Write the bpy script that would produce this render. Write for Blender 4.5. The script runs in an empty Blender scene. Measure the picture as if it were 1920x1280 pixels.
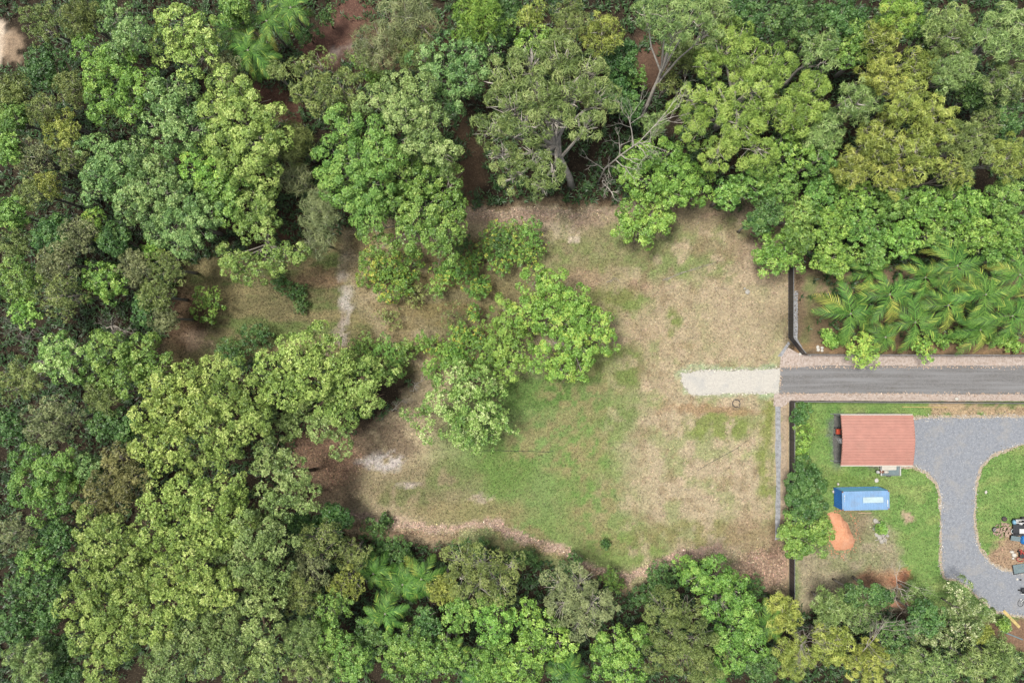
import bpy, bmesh, math, random
import numpy as np
from mathutils import Vector, Matrix

# ------------------------------------------------------------------ camera, sky, sun, exposure
H = 92.0          # drone height above the ground, metres
PPM = 14.2        # photo pixels per metre on the ground
sc = bpy.context.scene
C = sc.collection
cam_d = bpy.data.cameras.new('camera')
cam = bpy.data.objects.new('camera', cam_d)
C.objects.link(cam)
cam.location = (0, 0, H)
cam.rotation_euler = (0, 0, 0)
cam_d.sensor_width = 36.0
cam_d.lens = 36.0 * H / (1920.0 / PPM)
cam_d.clip_start = 0.5
cam_d.clip_end = 4000
sc.camera = cam

SUN_EL, SUN_DIR = math.radians(71), (-0.90, 0.30)
world = bpy.data.worlds.new('World')
sc.world = world
world.use_nodes = True
wn = world.node_tree
for n in list(wn.nodes):
    wn.nodes.remove(n)
sky = wn.nodes.new('ShaderNodeTexSky')
sky.sky_type = 'NISHITA'
sky.sun_disc = False
sky.sun_elevation = SUN_EL
sky.sun_rotation = math.atan2(SUN_DIR[0], SUN_DIR[1])
sky.air_density = 1.0
sky.dust_density = 3.0
hs = wn.nodes.new('ShaderNodeHueSaturation')
hs.inputs['Saturation'].default_value = 0.35      # thin white cloud over the whole sky
bg = wn.nodes.new('ShaderNodeBackground')
bg.inputs['Strength'].default_value = 0.08
wo = wn.nodes.new('ShaderNodeOutputWorld')
wn.links.new(sky.outputs[0], hs.inputs['Color'])
wn.links.new(hs.outputs[0], bg.inputs['Color'])
wn.links.new(bg.outputs[0], wo.inputs['Surface'])

sd = bpy.data.lights.new('sun', 'SUN')
sd.energy = 2.6
sd.angle = math.radians(13)
sd.color = (1.0, 0.95, 0.87)
sun = bpy.data.objects.new('sun', sd)
C.objects.link(sun)
l_ = math.hypot(*SUN_DIR)
sv = Vector((SUN_DIR[0] / l_ * math.cos(SUN_EL), SUN_DIR[1] / l_ * math.cos(SUN_EL), math.sin(SUN_EL)))
sun.rotation_euler = sv.to_track_quat('Z', 'Y').to_euler()
sun.location = (0, 0, 60)

sc.view_settings.view_transform = 'Standard'
sc.view_settings.look = 'None'
sc.view_settings.gamma = 1.0
sc.view_settings.use_curve_mapping = False
sc.view_settings.exposure = 1.86
sc.cycles.max_bounces = 8
sc.cycles.diffuse_bounces = 4
sc.cycles.transmission_bounces = 4
sc.cycles.use_denoising = True
GAIN = 3.4        # displayed value / base colour on an open level surface under this light

# ------------------------------------------------------------------ helpers
random.seed(7)
RNG = np.random.default_rng(11)

def gp(px, py, z=0.0):
    s = (H - z) / H / PPM
    return Vector(((px - 960) * s, (640 - py) * s, z))

def mpp(z=0.0):
    return (H - z) / H / PPM

def s2l(v):
    v /= 255.0
    return v / 12.92 if v <= 0.04045 else ((v + 0.055) / 1.055) ** 2.4

def T(r, g, b, k=1.0):
    return tuple(min(0.85, s2l(c) / GAIN * k) for c in (r, g, b))

def obj(name, me, parent=None, loc=None, rot=None):
    o = bpy.data.objects.new(name, me)
    C.objects.link(o)
    if parent is not None:
        o.parent = parent
    if loc is not None:
        o.location = loc
    if rot is not None:
        o.rotation_euler = rot
    return o

def tag(o, label=None, cat=None, group=None, kind=None):
    if label: o['label'] = label
    if cat: o['category'] = cat
    if group: o['group'] = group
    if kind: o['kind'] = kind
    return o

def thing(name, loc, label, cat, group=None, rz=0.0):
    o = obj(name, None, loc=loc, rot=(0, 0, rz))
    o.empty_display_size = 0.2
    return tag(o, label, cat, group)

class MB:
    """collects shapes, then links them as one mesh"""
    def __init__(s):
        s.v, s.f = [], []
    def add(s, vs, fs):
        n = len(s.v)
        s.v += [tuple(p) for p in vs]
        s.f += [tuple(i + n for i in f) for f in fs]
        return s
    def box(s, x0, x1, y0, y1, z0, z1, rz=0.0, at=(0, 0, 0), bev=0.0):
        c, n = math.cos(rz), math.sin(rz)
        if bev <= 0:
            P = [(x, y, z) for z in (z0, z1) for (x, y) in ((x0, y0), (x1, y0), (x1, y1), (x0, y1))]
            F = [(3, 2, 1, 0), (4, 5, 6, 7), (0, 1, 5, 4), (1, 2, 6, 5), (2, 3, 7, 6), (3, 0, 4, 7)]
        else:
            b = bev
            ring = lambda i, z: [(x0 + i, y0 + i, z), (x1 - i, y0 + i, z), (x1 - i, y1 - i, z), (x0 + i, y1 - i, z)]
            P = ring(0, z0) + ring(0, z1 - b) + ring(b, z1)
            F = [(3, 2, 1, 0), (8, 9, 10, 11)]
            for k in (0, 4):
                for i in range(4):
                    j = (i + 1) % 4
                    F.append((k + i, k + j, k + 4 + j, k + 4 + i))
        s.add([(x * c - y * n + at[0], x * n + y * c + at[1], z + at[2]) for x, y, z in P], F)
        return s
    def tube(s, path, radii, n=6, cap=True):
        path = [Vector(p) for p in path]
        if not isinstance(radii, (list, tuple)):
            radii = [radii] * len(path)
        vs, fs = [], []
        up = None
        for i, p in enumerate(path):
            d = (path[min(i + 1, len(path) - 1)] - path[max(i - 1, 0)])
            if d.length < 1e-6: d = Vector((0, 0, 1))
            d.normalize()
            a = Vector((1, 0, 0)) if abs(d.x) < 0.8 else Vector((0, 1, 0))
            t1 = d.cross(a).normalized(); t2 = d.cross(t1)
            for k in range(n):
                an = 2 * math.pi * k / n
                vs.append(p + (t1 * math.cos(an) + t2 * math.sin(an)) * radii[i])
        for i in range(len(path) - 1):
            for k in range(n):
                k2 = (k + 1) % n
                fs.append((i * n + k, i * n + k2, (i + 1) * n + k2, (i + 1) * n + k))
        if cap:
            fs.append(tuple(range(n - 1, -1, -1)))
            fs.append(tuple((len(path) - 1) * n + k for k in range(n)))
        s.add(vs, fs)
        return s
    def lathe(s, prof, n=14, at=(0, 0, 0), axis='z'):
        vs, fs = [], []
        for r, z in prof:
            for k in range(n):
                a = 2 * math.pi * k / n
                p = (r * math.cos(a), r * math.sin(a), z)
                if axis == 'x': p = (p[2], p[0], p[1])
                if axis == 'y': p = (p[0], p[2], p[1])
                vs.append((p[0] + at[0], p[1] + at[1], p[2] + at[2]))
        for i in range(len(prof) - 1):
            for k in range(n):
                k2 = (k + 1) % n
                fs.append((i * n + k, i * n + k2, (i + 1) * n + k2, (i + 1) * n + k))
        fs.append(tuple(range(n - 1, -1, -1)))
        fs.append(tuple((len(prof) - 1) * n + k for k in range(n)))
        s.add(vs, fs)
        return s
    def mesh(s, name, mat, smooth=False):
        me = bpy.data.meshes.new(name)
        me.from_pydata(s.v, [], s.f)
        me.materials.append(mat)
        if smooth:
            me.polygons.foreach_set('use_smooth', [True] * len(me.polygons))
        me.update()
        return me
    def build(s, name, mat, parent=None, loc=None, rot=None, smooth=False):
        return obj(name, s.mesh(name, mat, smooth), parent, loc, rot)

def np_mesh(name, co, k, mat, tone=None):
    """co: (faces*k, 3) corner positions, k corners per face"""
    nf = len(co) // k
    me = bpy.data.meshes.new(name)
    me.vertices.add(len(co))
    me.vertices.foreach_set('co', np.ascontiguousarray(co, dtype=np.float32).ravel())
    me.loops.add(len(co))
    me.loops.foreach_set('vertex_index', np.arange(len(co), dtype=np.int32))
    me.polygons.add(nf)
    me.polygons.foreach_set('loop_start', np.arange(nf, dtype=np.int32) * k)
    if tone is not None:
        a = me.attributes.new('tone', 'FLOAT', 'FACE')
        a.data.foreach_set('value', np.ascontiguousarray(tone, dtype=np.float32))
    me.materials.append(mat)
    me.update(calc_edges=True)
    return me

# value noise on arrays
def vnoise(x, y, seed=0):
    xi, yi = np.floor(x).astype(np.int64), np.floor(y).astype(np.int64)
    fx, fy = x - xi, y - yi
    fx = fx * fx * (3 - 2 * fx); fy = fy * fy * (3 - 2 * fy)
    def h(a, b):
        n = (a * 374761393 + b * 668265263 + seed * 974711) & 0x7fffffff
        n = ((n ^ (n >> 13)) * 1274126177) & 0x7fffffff
        return ((n ^ (n >> 16)) & 0xffff) / 65535.0
    return ((h(xi, yi) * (1 - fx) + h(xi + 1, yi) * fx) * (1 - fy) + (h(xi, yi + 1) * (1 - fx) + h(xi + 1, yi + 1) * fx) * fy)

def fbm(x, y, seed=0, o=4):
    s, a, t = 0, 0.5, 0
    for i in range(o):
        s = s + a * vnoise(x * 2 ** i, y * 2 ** i, seed + i); t += a; a *= 0.55
    return s / t

# ------------------------------------------------------------------ materials
def new_mat(name):
    m = bpy.data.materials.new(name)
    m.use_nodes = True
    nt = m.node_tree
    return m, nt, nt.nodes['Principled BSDF']

def nd(nt, t, **kw):
    n = nt.nodes.new(t)
    for k, v in kw.items():
        if k.startswith('i_'):
            n.inputs[k[2:].replace('_', ' ')].default_value = v
        else:
            setattr(n, k, v)
    return n

def mix(nt, a, b, f, mode='MIX'):
    n = nt.nodes.new('ShaderNodeMix'); n.data_type = 'RGBA'; n.blend_type = mode
    for s, v in ((0, f), (6, a), (7, b)):
        if hasattr(v, 'links'):
            nt.links.new(v, n.inputs[s])
        else:
            n.inputs[s].default_value = (*v, 1) if isinstance(v, tuple) and len(v) == 3 else v
    return n.outputs[2]

def ramp(nt, src, stops):
    r = nt.nodes.new('ShaderNodeValToRGB')
    cr = r.color_ramp
    while len(cr.elements) < len(stops): cr.elements.new(0.5)
    for e, (p, c) in zip(cr.elements, stops):
        e.position = p
        e.color = (*c, 1) if len(c) == 3 else c
    nt.links.new(src, r.inputs[0])
    return r.outputs[0]

def noise(nt, scale, detail=3, rough=0.6, coord='Object', dist=0.0):
    tc = nt.nodes.new('ShaderNodeTexCoord')
    n = nt.nodes.new('ShaderNodeTexNoise')
    n.inputs['Scale'].default_value = scale; n.inputs['Detail'].default_value = detail
    n.inputs['Roughness'].default_value = rough; n.inputs['Distortion'].default_value = dist
    nt.links.new(tc.outputs[coord], n.inputs['Vector'])
    return n.outputs['Fac']

def plain(name, col, rough=0.6, metal=0.0, var=0.25, scale=3.0, spec=0.4, bump=0.0, dirt=None, dirt_amt=0.35):
    m, nt, b = new_mat(name)
    f = noise(nt, scale, 4)
    lo = tuple(c * (1 - var) for c in col); hi = tuple(min(0.9, c * (1 + var)) for c in col)
    c = ramp(nt, f, [(0.3, lo), (0.7, hi)])
    if dirt:
        f2 = noise(nt, scale * 0.35, 6, 0.7)
        g = ramp(nt, f2, [(0.48, (0, 0, 0)), (0.68, (dirt_amt,) * 3)])
        c = mix(nt, c, dirt, g)
    nt.links.new(c, b.inputs['Base Color'])
    b.inputs['Roughness'].default_value = rough
    b.inputs['Metallic'].default_value = metal
    b.inputs['Specular IOR Level'].default_value = spec
    if bump:
        bn = nt.nodes.new('ShaderNodeBump'); bn.inputs['Strength'].default_value = bump
        bn.inputs['Distance'].default_value = 0.05
        nt.links.new(noise(nt, scale * 8, 4), bn.inputs['Height'])
        nt.links.new(bn.outputs[0], b.inputs['Normal'])
    return m

def leaf_mat(name, lo, mid, hi, tip, trans=0.20, rough=0.5, spec=0.35):
    m, nt, b = new_mat(name)
    at = nd(nt, 'ShaderNodeAttribute', attribute_name='tone')
    lo, mid, hi, tip = (tuple(v * k_ for v in q) for q, k_ in ((lo, .92), (mid, .96), (hi, .92), (tip, .86)))
    c = ramp(nt, at.outputs['Fac'], [(0.12, lo), (0.42, mid), (0.72, hi), (0.95, tip)])
    oi = nt.nodes.new('ShaderNodeObjectInfo')
    hsv = nt.nodes.new('ShaderNodeHueSaturation')
    mr = nd(nt, 'ShaderNodeMapRange'); mr.inputs[3].default_value = 0.490; mr.inputs[4].default_value = 0.510
    nt.links.new(oi.outputs['Random'], mr.inputs[0])
    nt.links.new(mr.outputs[0], hsv.inputs['Hue'])
    mr2 = nd(nt, 'ShaderNodeMapRange'); mr2.inputs[3].default_value = 0.88; mr2.inputs[4].default_value = 1.14
    mul = nd(nt, 'ShaderNodeMath', operation='FRACT')
    mm = nd(nt, 'ShaderNodeMath', operation='MULTIPLY'); mm.inputs[1].default_value = 17.3
    nt.links.new(oi.outputs['Random'], mm.inputs[0]); nt.links.new(mm.outputs[0], mul.inputs[0])
    nt.links.new(mul.outputs[0], mr2.inputs[0]); nt.links.new(mr2.outputs[0], hsv.inputs['Value'])
    nt.links.new(c, hsv.inputs['Color'])
    col = hsv.outputs[0]
    nt.links.new(col, b.inputs['Base Color'])
    b.inputs['Roughness'].default_value = rough
    b.inputs['Specular IOR Level'].default_value = spec
    tr = nt.nodes.new('ShaderNodeBsdfTranslucent')
    tc = mix(nt, col, (1.0, 0.95, 0.35), 0.75, 'MULTIPLY')
    nt.links.new(col, tr.inputs['Color'])
    ms = nt.nodes.new('ShaderNodeMixShader'); ms.inputs[0].default_value = trans
    out = nt.nodes['Material Output']
    nt.links.new(b.outputs[0], ms.inputs[1]); nt.links.new(tr.outputs[0], ms.inputs[2])
    nt.links.new(ms.outputs[0], out.inputs['Surface'])
    return m

LM = {
 'bright': leaf_mat('leaf_bright', (.045,.10,.016), (.095,.19,.030), (.17,.29,.05), (.29,.40,.09)),
 'yellow': leaf_mat('leaf_yellow_green', (0.062,0.107,0.020), (0.135,0.204,0.040), (0.241,0.321,0.075), (0.361,0.418,0.132)),
 'lime':   leaf_mat('leaf_lime', (.060,.125,.018), (.125,.235,.035), (.215,.34,.06), (.36,.42,.08)),
 'fresh':  leaf_mat('leaf_fresh', (0.055,0.107,0.018), (0.120,0.204,0.034), (0.207,0.306,0.060), (0.294,0.377,0.096)),
 'blue':   leaf_mat('leaf_blue_green', (.040,.088,.025), (.088,.168,.045), (.165,.262,.08), (.25,.34,.12)),
 'mid':    leaf_mat('leaf_mid', (0.041,0.097,0.018), (0.085,0.171,0.030), (0.147,0.255,0.052), (0.230,0.326,0.072)),
 'dark':   leaf_mat('leaf_dark', (.018,.048,.012), (.038,.090,.022), (.07,.140,.034), (.12,.195,.05)),
 'olive':  leaf_mat('leaf_olive', (0.047,0.070,0.018), (0.098,0.134,0.034), (0.163,0.206,0.059), (0.233,0.268,0.086)),
 'grey':   leaf_mat('leaf_grey_olive', (0.057,0.072,0.030), (0.116,0.140,0.056), (0.185,0.210,0.090), (0.257,0.280,0.123)),
 'gold':   leaf_mat('leaf_gold_olive', (0.066,0.090,0.016), (0.145,0.182,0.032), (0.242,0.281,0.060), (0.338,0.357,0.088)),
 'gum':    leaf_mat('leaf_gum', (0.054,0.092,0.025), (0.114,0.175,0.047), (0.193,0.265,0.081), (0.290,0.347,0.134)),
 'pale':   leaf_mat('leaf_pale', (.055,.12,.022), (.125,.225,.045), (.25,.36,.095), (.45,.52,.24)),
 'under':  leaf_mat('leaf_undergrowth', (.008,.022,.006), (.018,.045,.011), (.035,.078,.019), (.06,.11,.03)),  # darkened leaf colour, deepens the shade in gaps between trees
 'brown':  leaf_mat('leaf_brown_olive', (.060,.062,.022), (.125,.125,.042), (.19,.185,.07), (.26,.23,.09)),
 'flower': leaf_mat('leaf_white_tipped', (.05,.09,.025), (.115,.16,.05), (.22,.27,.11), (.52,.50,.34)),
 'pine':   leaf_mat('leaf_conifer', (.045,.10,.015), (.10,.20,.03), (.18,.31,.05), (.27,.38,.07)),
 'palm':   leaf_mat('leaf_palm', (.022,.065,.012), (.055,.130,.022), (.115,.215,.036), (.26,.32,.06), trans=0.2, rough=0.6, spec=.2),
 'palmold': leaf_mat('leaf_palm_old', (.07,.11,.02), (.14,.18,.035), (.24,.27,.05), (.36,.34,.08), trans=0.2, rough=0.6, spec=.2),
 'fleck':  leaf_mat('leaf_flecked', (.036,.090,.015), (.078,.165,.026), (.135,.24,.042), (.42,.38,.06)),
}
BARK = {
 'pale': plain('bark_pale', T(214, 206, 194), 0.85, var=0.3, scale=2.5, spec=0.2),
 'grey': plain('bark_grey', T(180, 172, 160), 0.9, var=0.35, scale=2.5, spec=0.2),
 'brown': plain('bark_brown', T(128, 108, 90), 0.9, var=0.35, scale=2.5, spec=0.2),
}

# ------------------------------------------------------------------ the ground: one sheet, soil and grass cover per vertex
STEP = 0.4
gx = np.arange(-78, 78.01, STEP); gy = np.arange(-54, 54.01, STEP)
gx = np.concatenate([[-900, -300, -110], gx, [110, 300, 900]])
gy = np.concatenate([[-900, -300, -90], gy, [90, 300, 900]])
GX, GY = np.meshgrid(gx, gy)
PX = GX * PPM + 960; PY = 640 - GY * PPM
# wobble, so that the patches have natural outlines
WX = PX + 26 * (fbm(PX / 45, PY / 45, 3) - .5) + 20 * (fbm(PX / 12, PY / 12, 31) - .5)
WY = PY + 26 * (fbm(PX / 45, PY / 45, 5) - .5) + 20 * (fbm(PX / 12, PY / 12, 37) - .5)

def poly_sd(poly, X, Y):
    """signed distance in pixels, positive inside"""
    d = np.full(X.shape, 1e9); ins = np.zeros(X.shape, bool)
    n = len(poly)
    for i in range(n):
        x0, y0 = poly[i]; x1, y1 = poly[(i + 1) % n]
        ex, ey = x1 - x0, y1 - y0
        t = np.clip(((X - x0) * ex + (Y - y0) * ey) / (ex * ex + ey * ey + 1e-9), 0, 1)
        d = np.minimum(d, np.hypot(X - x0 - t * ex, Y - y0 - t * ey))
        c = ((y0 > Y) != (y1 > Y)) & (X < (x1 - x0) * (Y - y0) / (y1 - y0 + 1e-12) + x0)
        ins ^= c
    return np.where(ins, d, -d)

def line_d(pts, X, Y):
    d = np.full(X.shape, 1e9)
    for (x0, y0), (x1, y1) in zip(pts[:-1], pts[1:]):
        ex, ey = x1 - x0, y1 - y0
        t = np.clip(((X - x0) * ex + (Y - y0) * ey) / (ex * ex + ey * ey + 1e-9), 0, 1)
        d = np.minimum(d, np.hypot(X - x0 - t * ex, Y - y0 - t * ey))
    return d

COL = np.zeros(PX.shape + (3,))
COL[:] = T(58, 50, 40)  # forest floor, darkened so its colour carries the shade between crowns
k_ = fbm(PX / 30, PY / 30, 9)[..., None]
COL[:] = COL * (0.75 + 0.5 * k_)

def lay(w, rgb, k=1.0):
    w = np.clip(w, 0, 1)[..., None] * k
    r, g, b = rgb
    if g >= r: rgb = (r - 4, g + 8, b + 6)
    elif r - b > 40: m_ = (r + g + b) / 3; rgb = tuple(v + (m_ - v) * .18 for v in rgb)
    COL[:] = COL * (1 - w) + np.array(T(*rgb)) * w

def P(poly, rgb, soft=10, k=1.0, wob=True):
    lay(poly_sd(poly, WX if wob else PX, WY if wob else PY) / soft + 0.5, rgb, k)

def L(pts, wid, rgb, soft=6, k=1.0, wob=True, brk=0.0):
    d = line_d(pts, WX if wob else PX, WY if wob else PY)
    w = (wid / 2 - d) / soft + 0.5
    if brk: w = np.clip(w, 0, 1) * np.clip((fbm(PX / 14, PY / 14, 77) - brk) * 6 + .5, 0, 1)
    lay(w, rgb, k)

def S(cx, cy, rx, ry, rgb, k=1.0, soft=0.5, brk=None, seed=0, sc_=18):
    r = np.sqrt(((WX - cx) / rx) ** 2 + ((WY - cy) / ry) ** 2)
    w = np.clip((1 - r) / soft + 0.3, 0, 1)
    if brk is not None:
        w = w * np.clip((fbm(PX / sc_, PY / sc_, 50 + seed) - brk) * 7 + .5, 0, 1)
    lay(w, rgb, k)

CLEARING = [(840, 398), (1000, 380), (1160, 384), (1330, 372), (1440, 372), (1500, 380), (1500, 500), (1480, 640), (1470, 690), (1460, 745),
            (1480, 760), (1482, 1090), (1470, 1120), (1390, 1090), (1330, 1050), (1240, 1060), (1190, 1110), (1100, 1070), (1000, 1040),
            (900, 1010), (740, 1020), (620, 985), (560, 950), (640, 830), (740, 770), (790, 690), (700, 610), (650, 540), (640, 430)]
MOWN = [(300, 700), (325, 560), (350, 490), (440, 470), (520, 480), (600, 450), (660, 420), (860, 390), (900, 520), (860, 700), (640, 700), (560, 660), (420, 690)]
YARD = [(1484, 752), (1920, 752), (2100, 752), (2100, 1240), (1900, 1210), (1830, 1180), (1700, 1130), (1600, 1120), (1484, 1130)]
PALMBED = [(1484, 515), (1560, 500), (2100, 500), (2100, 664), (1500, 664)]

# forest openings
P([(-200, 10), (-4, 34), (18, 64), (14, 92), (-4, 115), (-200, 130)], (236, 214, 190), 10)
S(26, 90, 24, 36, (200, 170, 140), .7, brk=.45, seed=70, sc_=12)
P([(530, 110), (600, 60), (640, 0), (650, -80), (720, -80), (700, 40), (680, 90), (620, 120), (560, 130)], (116, 86, 76), 20)
P([(470, 170), (520, 150), (560, 200), (560, 240), (500, 230)], (110, 82, 70), 14)
L([(620, 110), (660, 80)], 16, (170, 155, 148), 8, 0.8, brk=.4)
S(760, 90, 110, 80, (120, 96, 74), .7)
S(870, 330, 40, 120, (116, 92, 70), .8)
S(1220, 110, 40, 60, (128, 96, 78), .8)
S(530, 420, 50, 50, (100, 70, 56), .8)
# mown strip on the far side
P(MOWN, (130, 124, 84), 24)
w = (poly_sd(MOWN, WX, WY) / 20).clip(0, 1) * np.clip((fbm(PX / 90, PY / 22, 21) - .5) * 5 + .4, 0, 1)
lay(w, (168, 154, 106), .75)
w = (poly_sd(MOWN, WX, WY) / 20).clip(0, 1) * np.clip((fbm(PX / 60, PY / 16, 23) - .58) * 6 + .3, 0, 1)
lay(w, (112, 122, 68), .8)
S(345, 600, 45, 70, (112, 82, 66), .8)
S(370, 640, 40, 22, (160, 140, 122), .7, brk=.42, seed=3)
S(600, 520, 50, 24, (168, 130, 104), .6)
L([(652, 482), (638, 530), (650, 560), (648, 590), (640, 640)], 16, (196, 186, 176), 7, .9, brk=.4)
S(650, 565, 13, 22, (204, 198, 190), .9)
L([(640, 600), (618, 650), (600, 690)], 10, (176, 160, 146), 7, .7, brk=.4)
# main clearing
P(CLEARING, (196, 178, 142), 22)
cl = (poly_sd(CLEARING, WX, WY) / 18).clip(0, 1)
S(900, 560, 150, 130, (132, 126, 84), .85)
w = cl * np.clip((fbm(PX / 80, PY / 24, 41) - .47) * 6 + .4, 0, 1)
lay(w * np.clip((1000 - PX) / 120, 0, 1) * np.clip((720 - PY) / 40, 0, 1), (146, 130, 80), .7)
S(1150, 470, 170, 70, (150, 146, 100), .8)
S(1230, 470, 120, 60, (134, 142, 86), .7, brk=.45, seed=80)
S(1080, 500, 80, 60, (138, 144, 86), .7, brk=.47, seed=81)
S(1330, 430, 110, 60, (172, 156, 118), .75)
S(1340, 500, 90, 30, (140, 146, 90), .7, brk=.5, seed=82)
S(1110, 560, 110, 75, (156, 150, 100), .75)
S(1100, 520, 40, 20, (186, 158, 128), .8); S(1195, 535, 26, 16, (188, 154, 130), .8)
S(1060, 700, 40, 60, (156, 140, 92), .6)
S(1180, 565, 40, 14, (128, 142, 72), .8, brk=.4, seed=2)
S(1150, 560, 60, 30, (132, 132, 72), .7, brk=.45, seed=9)
S(1265, 610, 14, 32, (128, 140, 66), .8)
S(1200, 640, 80, 40, (196, 172, 138), .5)
S(1130, 690, 110, 50, (122, 134, 68), .9)
S(1225, 700, 30, 60, (196, 174, 142), .7)
S(1010, 800, 190, 110, (130, 146, 86), .95)
S(1000, 740, 100, 34, (110, 132, 68), .85)
S(1000, 910, 215, 135, (138, 154, 92), .95)
S(940, 880, 70, 60, (120, 140, 72), .8)
S(1090, 880, 60, 90, (126, 150, 78), .7)
S(1110, 1010, 160, 56, (140, 152, 90), .9)
S(1180, 1030, 90, 34, (134, 150, 76), .7)
S(1150, 780, 70, 50, (120, 136, 72), .7, brk=.45, seed=4)
for s_, (a, b_, c, e) in enumerate([(1090, 740, 90, 50), (1050, 830, 120, 60), (1080, 870, 40, 40), (960, 1000, 90, 40), (1130, 960, 70, 80)]):
    S(a, b_, c, e, (176, 160, 112), .7, brk=.52, seed=20 + s_, sc_=14)
S(780, 910, 130, 50, (164, 150, 114), .85)
S(760, 930, 70, 34, (122, 124, 76), .7, brk=.42, seed=5)
S(840, 890, 60, 30, (124, 134, 78), .7, brk=.45, seed=6)
S(880, 960, 120, 26, (168, 152, 106), .7)
S(640, 905, 46, 62, (132, 116, 98), .9)
S(615, 850, 75, 62, (188, 148, 120), .95); S(560, 900, 60, 60, (140, 112, 92), .9)
S(720, 825, 80, 40, (124, 108, 92), .8, brk=.42, seed=40, sc_=24)
S(715, 862, 52, 19, (214, 206, 202), .95, brk=.38, seed=7, sc_=12)
S(765, 905, 24, 7, (200, 188, 178), .9); S(905, 936, 36, 9, (200, 184, 166), .85, brk=.4, seed=8, sc_=12)
S(1010, 410, 150, 14, (186, 158, 138), .9, brk=.35, seed=12, sc_=14)
S(1060, 430, 50, 16, (208, 190, 168), .8, brk=.42, seed=13, sc_=12)
S(1078, 450, 10, 7, (224, 208, 190), .9)
L([(870, 400), (960, 396), (1060, 398), (1150, 392)], 12, (188, 162, 142), 6, .8)
L([(870, 388), (980, 384), (1080, 380), (1150, 376)], 8, (120, 96, 72), 6, .7)
S(1440, 450, 70, 90, (176, 150, 124), .7)
S(1340, 400, 40, 10, (190, 158, 134), .6, brk=.4, seed=15)
# dry grass on the drive side
S(1330, 885, 165, 140, (204, 186, 152), .95, soft=.55)
w = cl * np.clip((fbm(PX / 34, PY / 34, 91) - .56) * 7 + .3, 0, 1) * np.clip((PX - 1000) / 100, 0, 1)
lay(w, (152, 158, 100), .6)
w = cl * np.clip((fbm(PX / 22, PY / 22, 93) - .60) * 8 + .3, 0, 1) * np.clip((PX - 1100) / 100, 0, 1)
lay(w, (214, 190, 158), .7)
w = cl * np.clip((fbm(PX / 18, PY / 18, 95) - .62) * 8 + .3, 0, 1)
lay(w * np.clip((PX - 1120) / 100, .35, 1), (160, 138, 104), .55)
S(1390, 600, 90, 90, (200, 180, 146), .8)
S(1310, 1000, 130, 26, (152, 150, 90), .8, brk=.4, seed=16)
S(1350, 800, 70, 28, (140, 146, 76), .85, brk=.38, seed=17)
L([(1440, 760), (1432, 830), (1440, 940)], 22, (142, 146, 72), 14, .8, brk=.38)
S(1330, 770, 110, 10, (178, 142, 102), .7)
S(1440, 700, 30, 12, (140, 140, 66), .7, brk=.4, seed=18)
S(1415, 1000, 60, 40, (176, 150, 118), .7)
S(1440, 1065, 70, 42, (186, 152, 130), .95)
L([(640, 962), (700, 976), (760, 986), (860, 990), (930, 986), (990, 1016), (1060, 1036), (1110, 1062), (1180, 1082), (1220, 1062), (1290, 1032), (1345, 1028)], 15, (214, 182, 160), 6, 1.0)
L([(640, 985), (760, 1004), (860, 1006)], 12, (176, 136, 112), 8, .6)
L([(1000, 1026), (1090, 1060), (1180, 1100)], 10, (176, 150, 110), 8, .6)
# beds along the drive
P(PALMBED, (138, 116, 92), 8, wob=False)
S(1530, 590, 40, 70, (168, 146, 114), .9)
L([(1517, 530), (1517, 650)], 18, (136, 136, 88), 9, .8)
S(1540, 540, 30, 30, (120, 122, 76), .7, brk=.45, seed=96, sc_=10)
S(1700, 600, 260, 60, (100, 86, 66), .8)
L([(1500, 652), (2100, 655)], 14, (168, 134, 98), 8, .8)
# pale weeds along the gravel track
P([(1268, 702), (1300, 690), (1460, 686), (1460, 742), (1310, 746), (1284, 738)], (178, 186, 150), 8, .8)
# neighbour's yard
P(YARD, (138, 160, 90), 8, wob=False)
w = (poly_sd(YARD, PX, PY) / 8).clip(0, 1) * np.clip((fbm(PX / 26, PY / 26, 61) - .5) * 6 + .4, 0, 1)
lay(w, (116, 146, 76), .7)
w = (poly_sd(YARD, PX, PY) / 8).clip(0, 1) * np.clip((fbm(PX / 40, PY / 18, 63) - .55) * 6 + .4, 0, 1)
lay(w, (164, 168, 104), .6)
S(1600, 905, 60, 14, (120, 138, 66), .6)  # darker green painted in as the container's shadow on the lawn
P([(1500, 1040), (1560, 1020), (1620, 960), (1680, 1000), (1692, 1090), (1700, 1140), (1490, 1140)], (182, 170, 138), 20)
S(1600, 1030, 80, 50, (142, 144, 96), .6, brk=.45, seed=30)
S(1596, 985, 30, 50, (156, 138, 108), .7)
S(1707, 975, 15, 13, (206, 178, 150), .95, soft=.2)
P([(1742, 757), (2100, 757), (2100, 784), (1742, 784)], (200, 172, 136), 6)
S(1870, 762, 60, 5, (104, 126, 66), .8, brk=.42, seed=31, sc_=8)
S(1573, 825, 18, 56, (122, 122, 114), .85); S(1645, 826, 74, 54, (108, 106, 102), .95, soft=.1)
P([(1850, 1040), (1880, 1010), (1896, 980), (2100, 960), (2100, 1150), (1900, 1090), (1840, 1080), (1820, 1040)], (190, 158, 128), 8)
S(1650, 1085, 50, 20, (196, 140, 104), .8); S(1690, 1088, 22, 14, (224, 150, 112), .9)
S(1690, 1130, 30, 10, (226, 156, 120), .8)
P([(1840, 1160), (2100, 1150), (2100, 1240), (1840, 1210)], (150, 116, 92), 14)
S(1513, 800, 26, 46, (150, 158, 84), .5)
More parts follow.
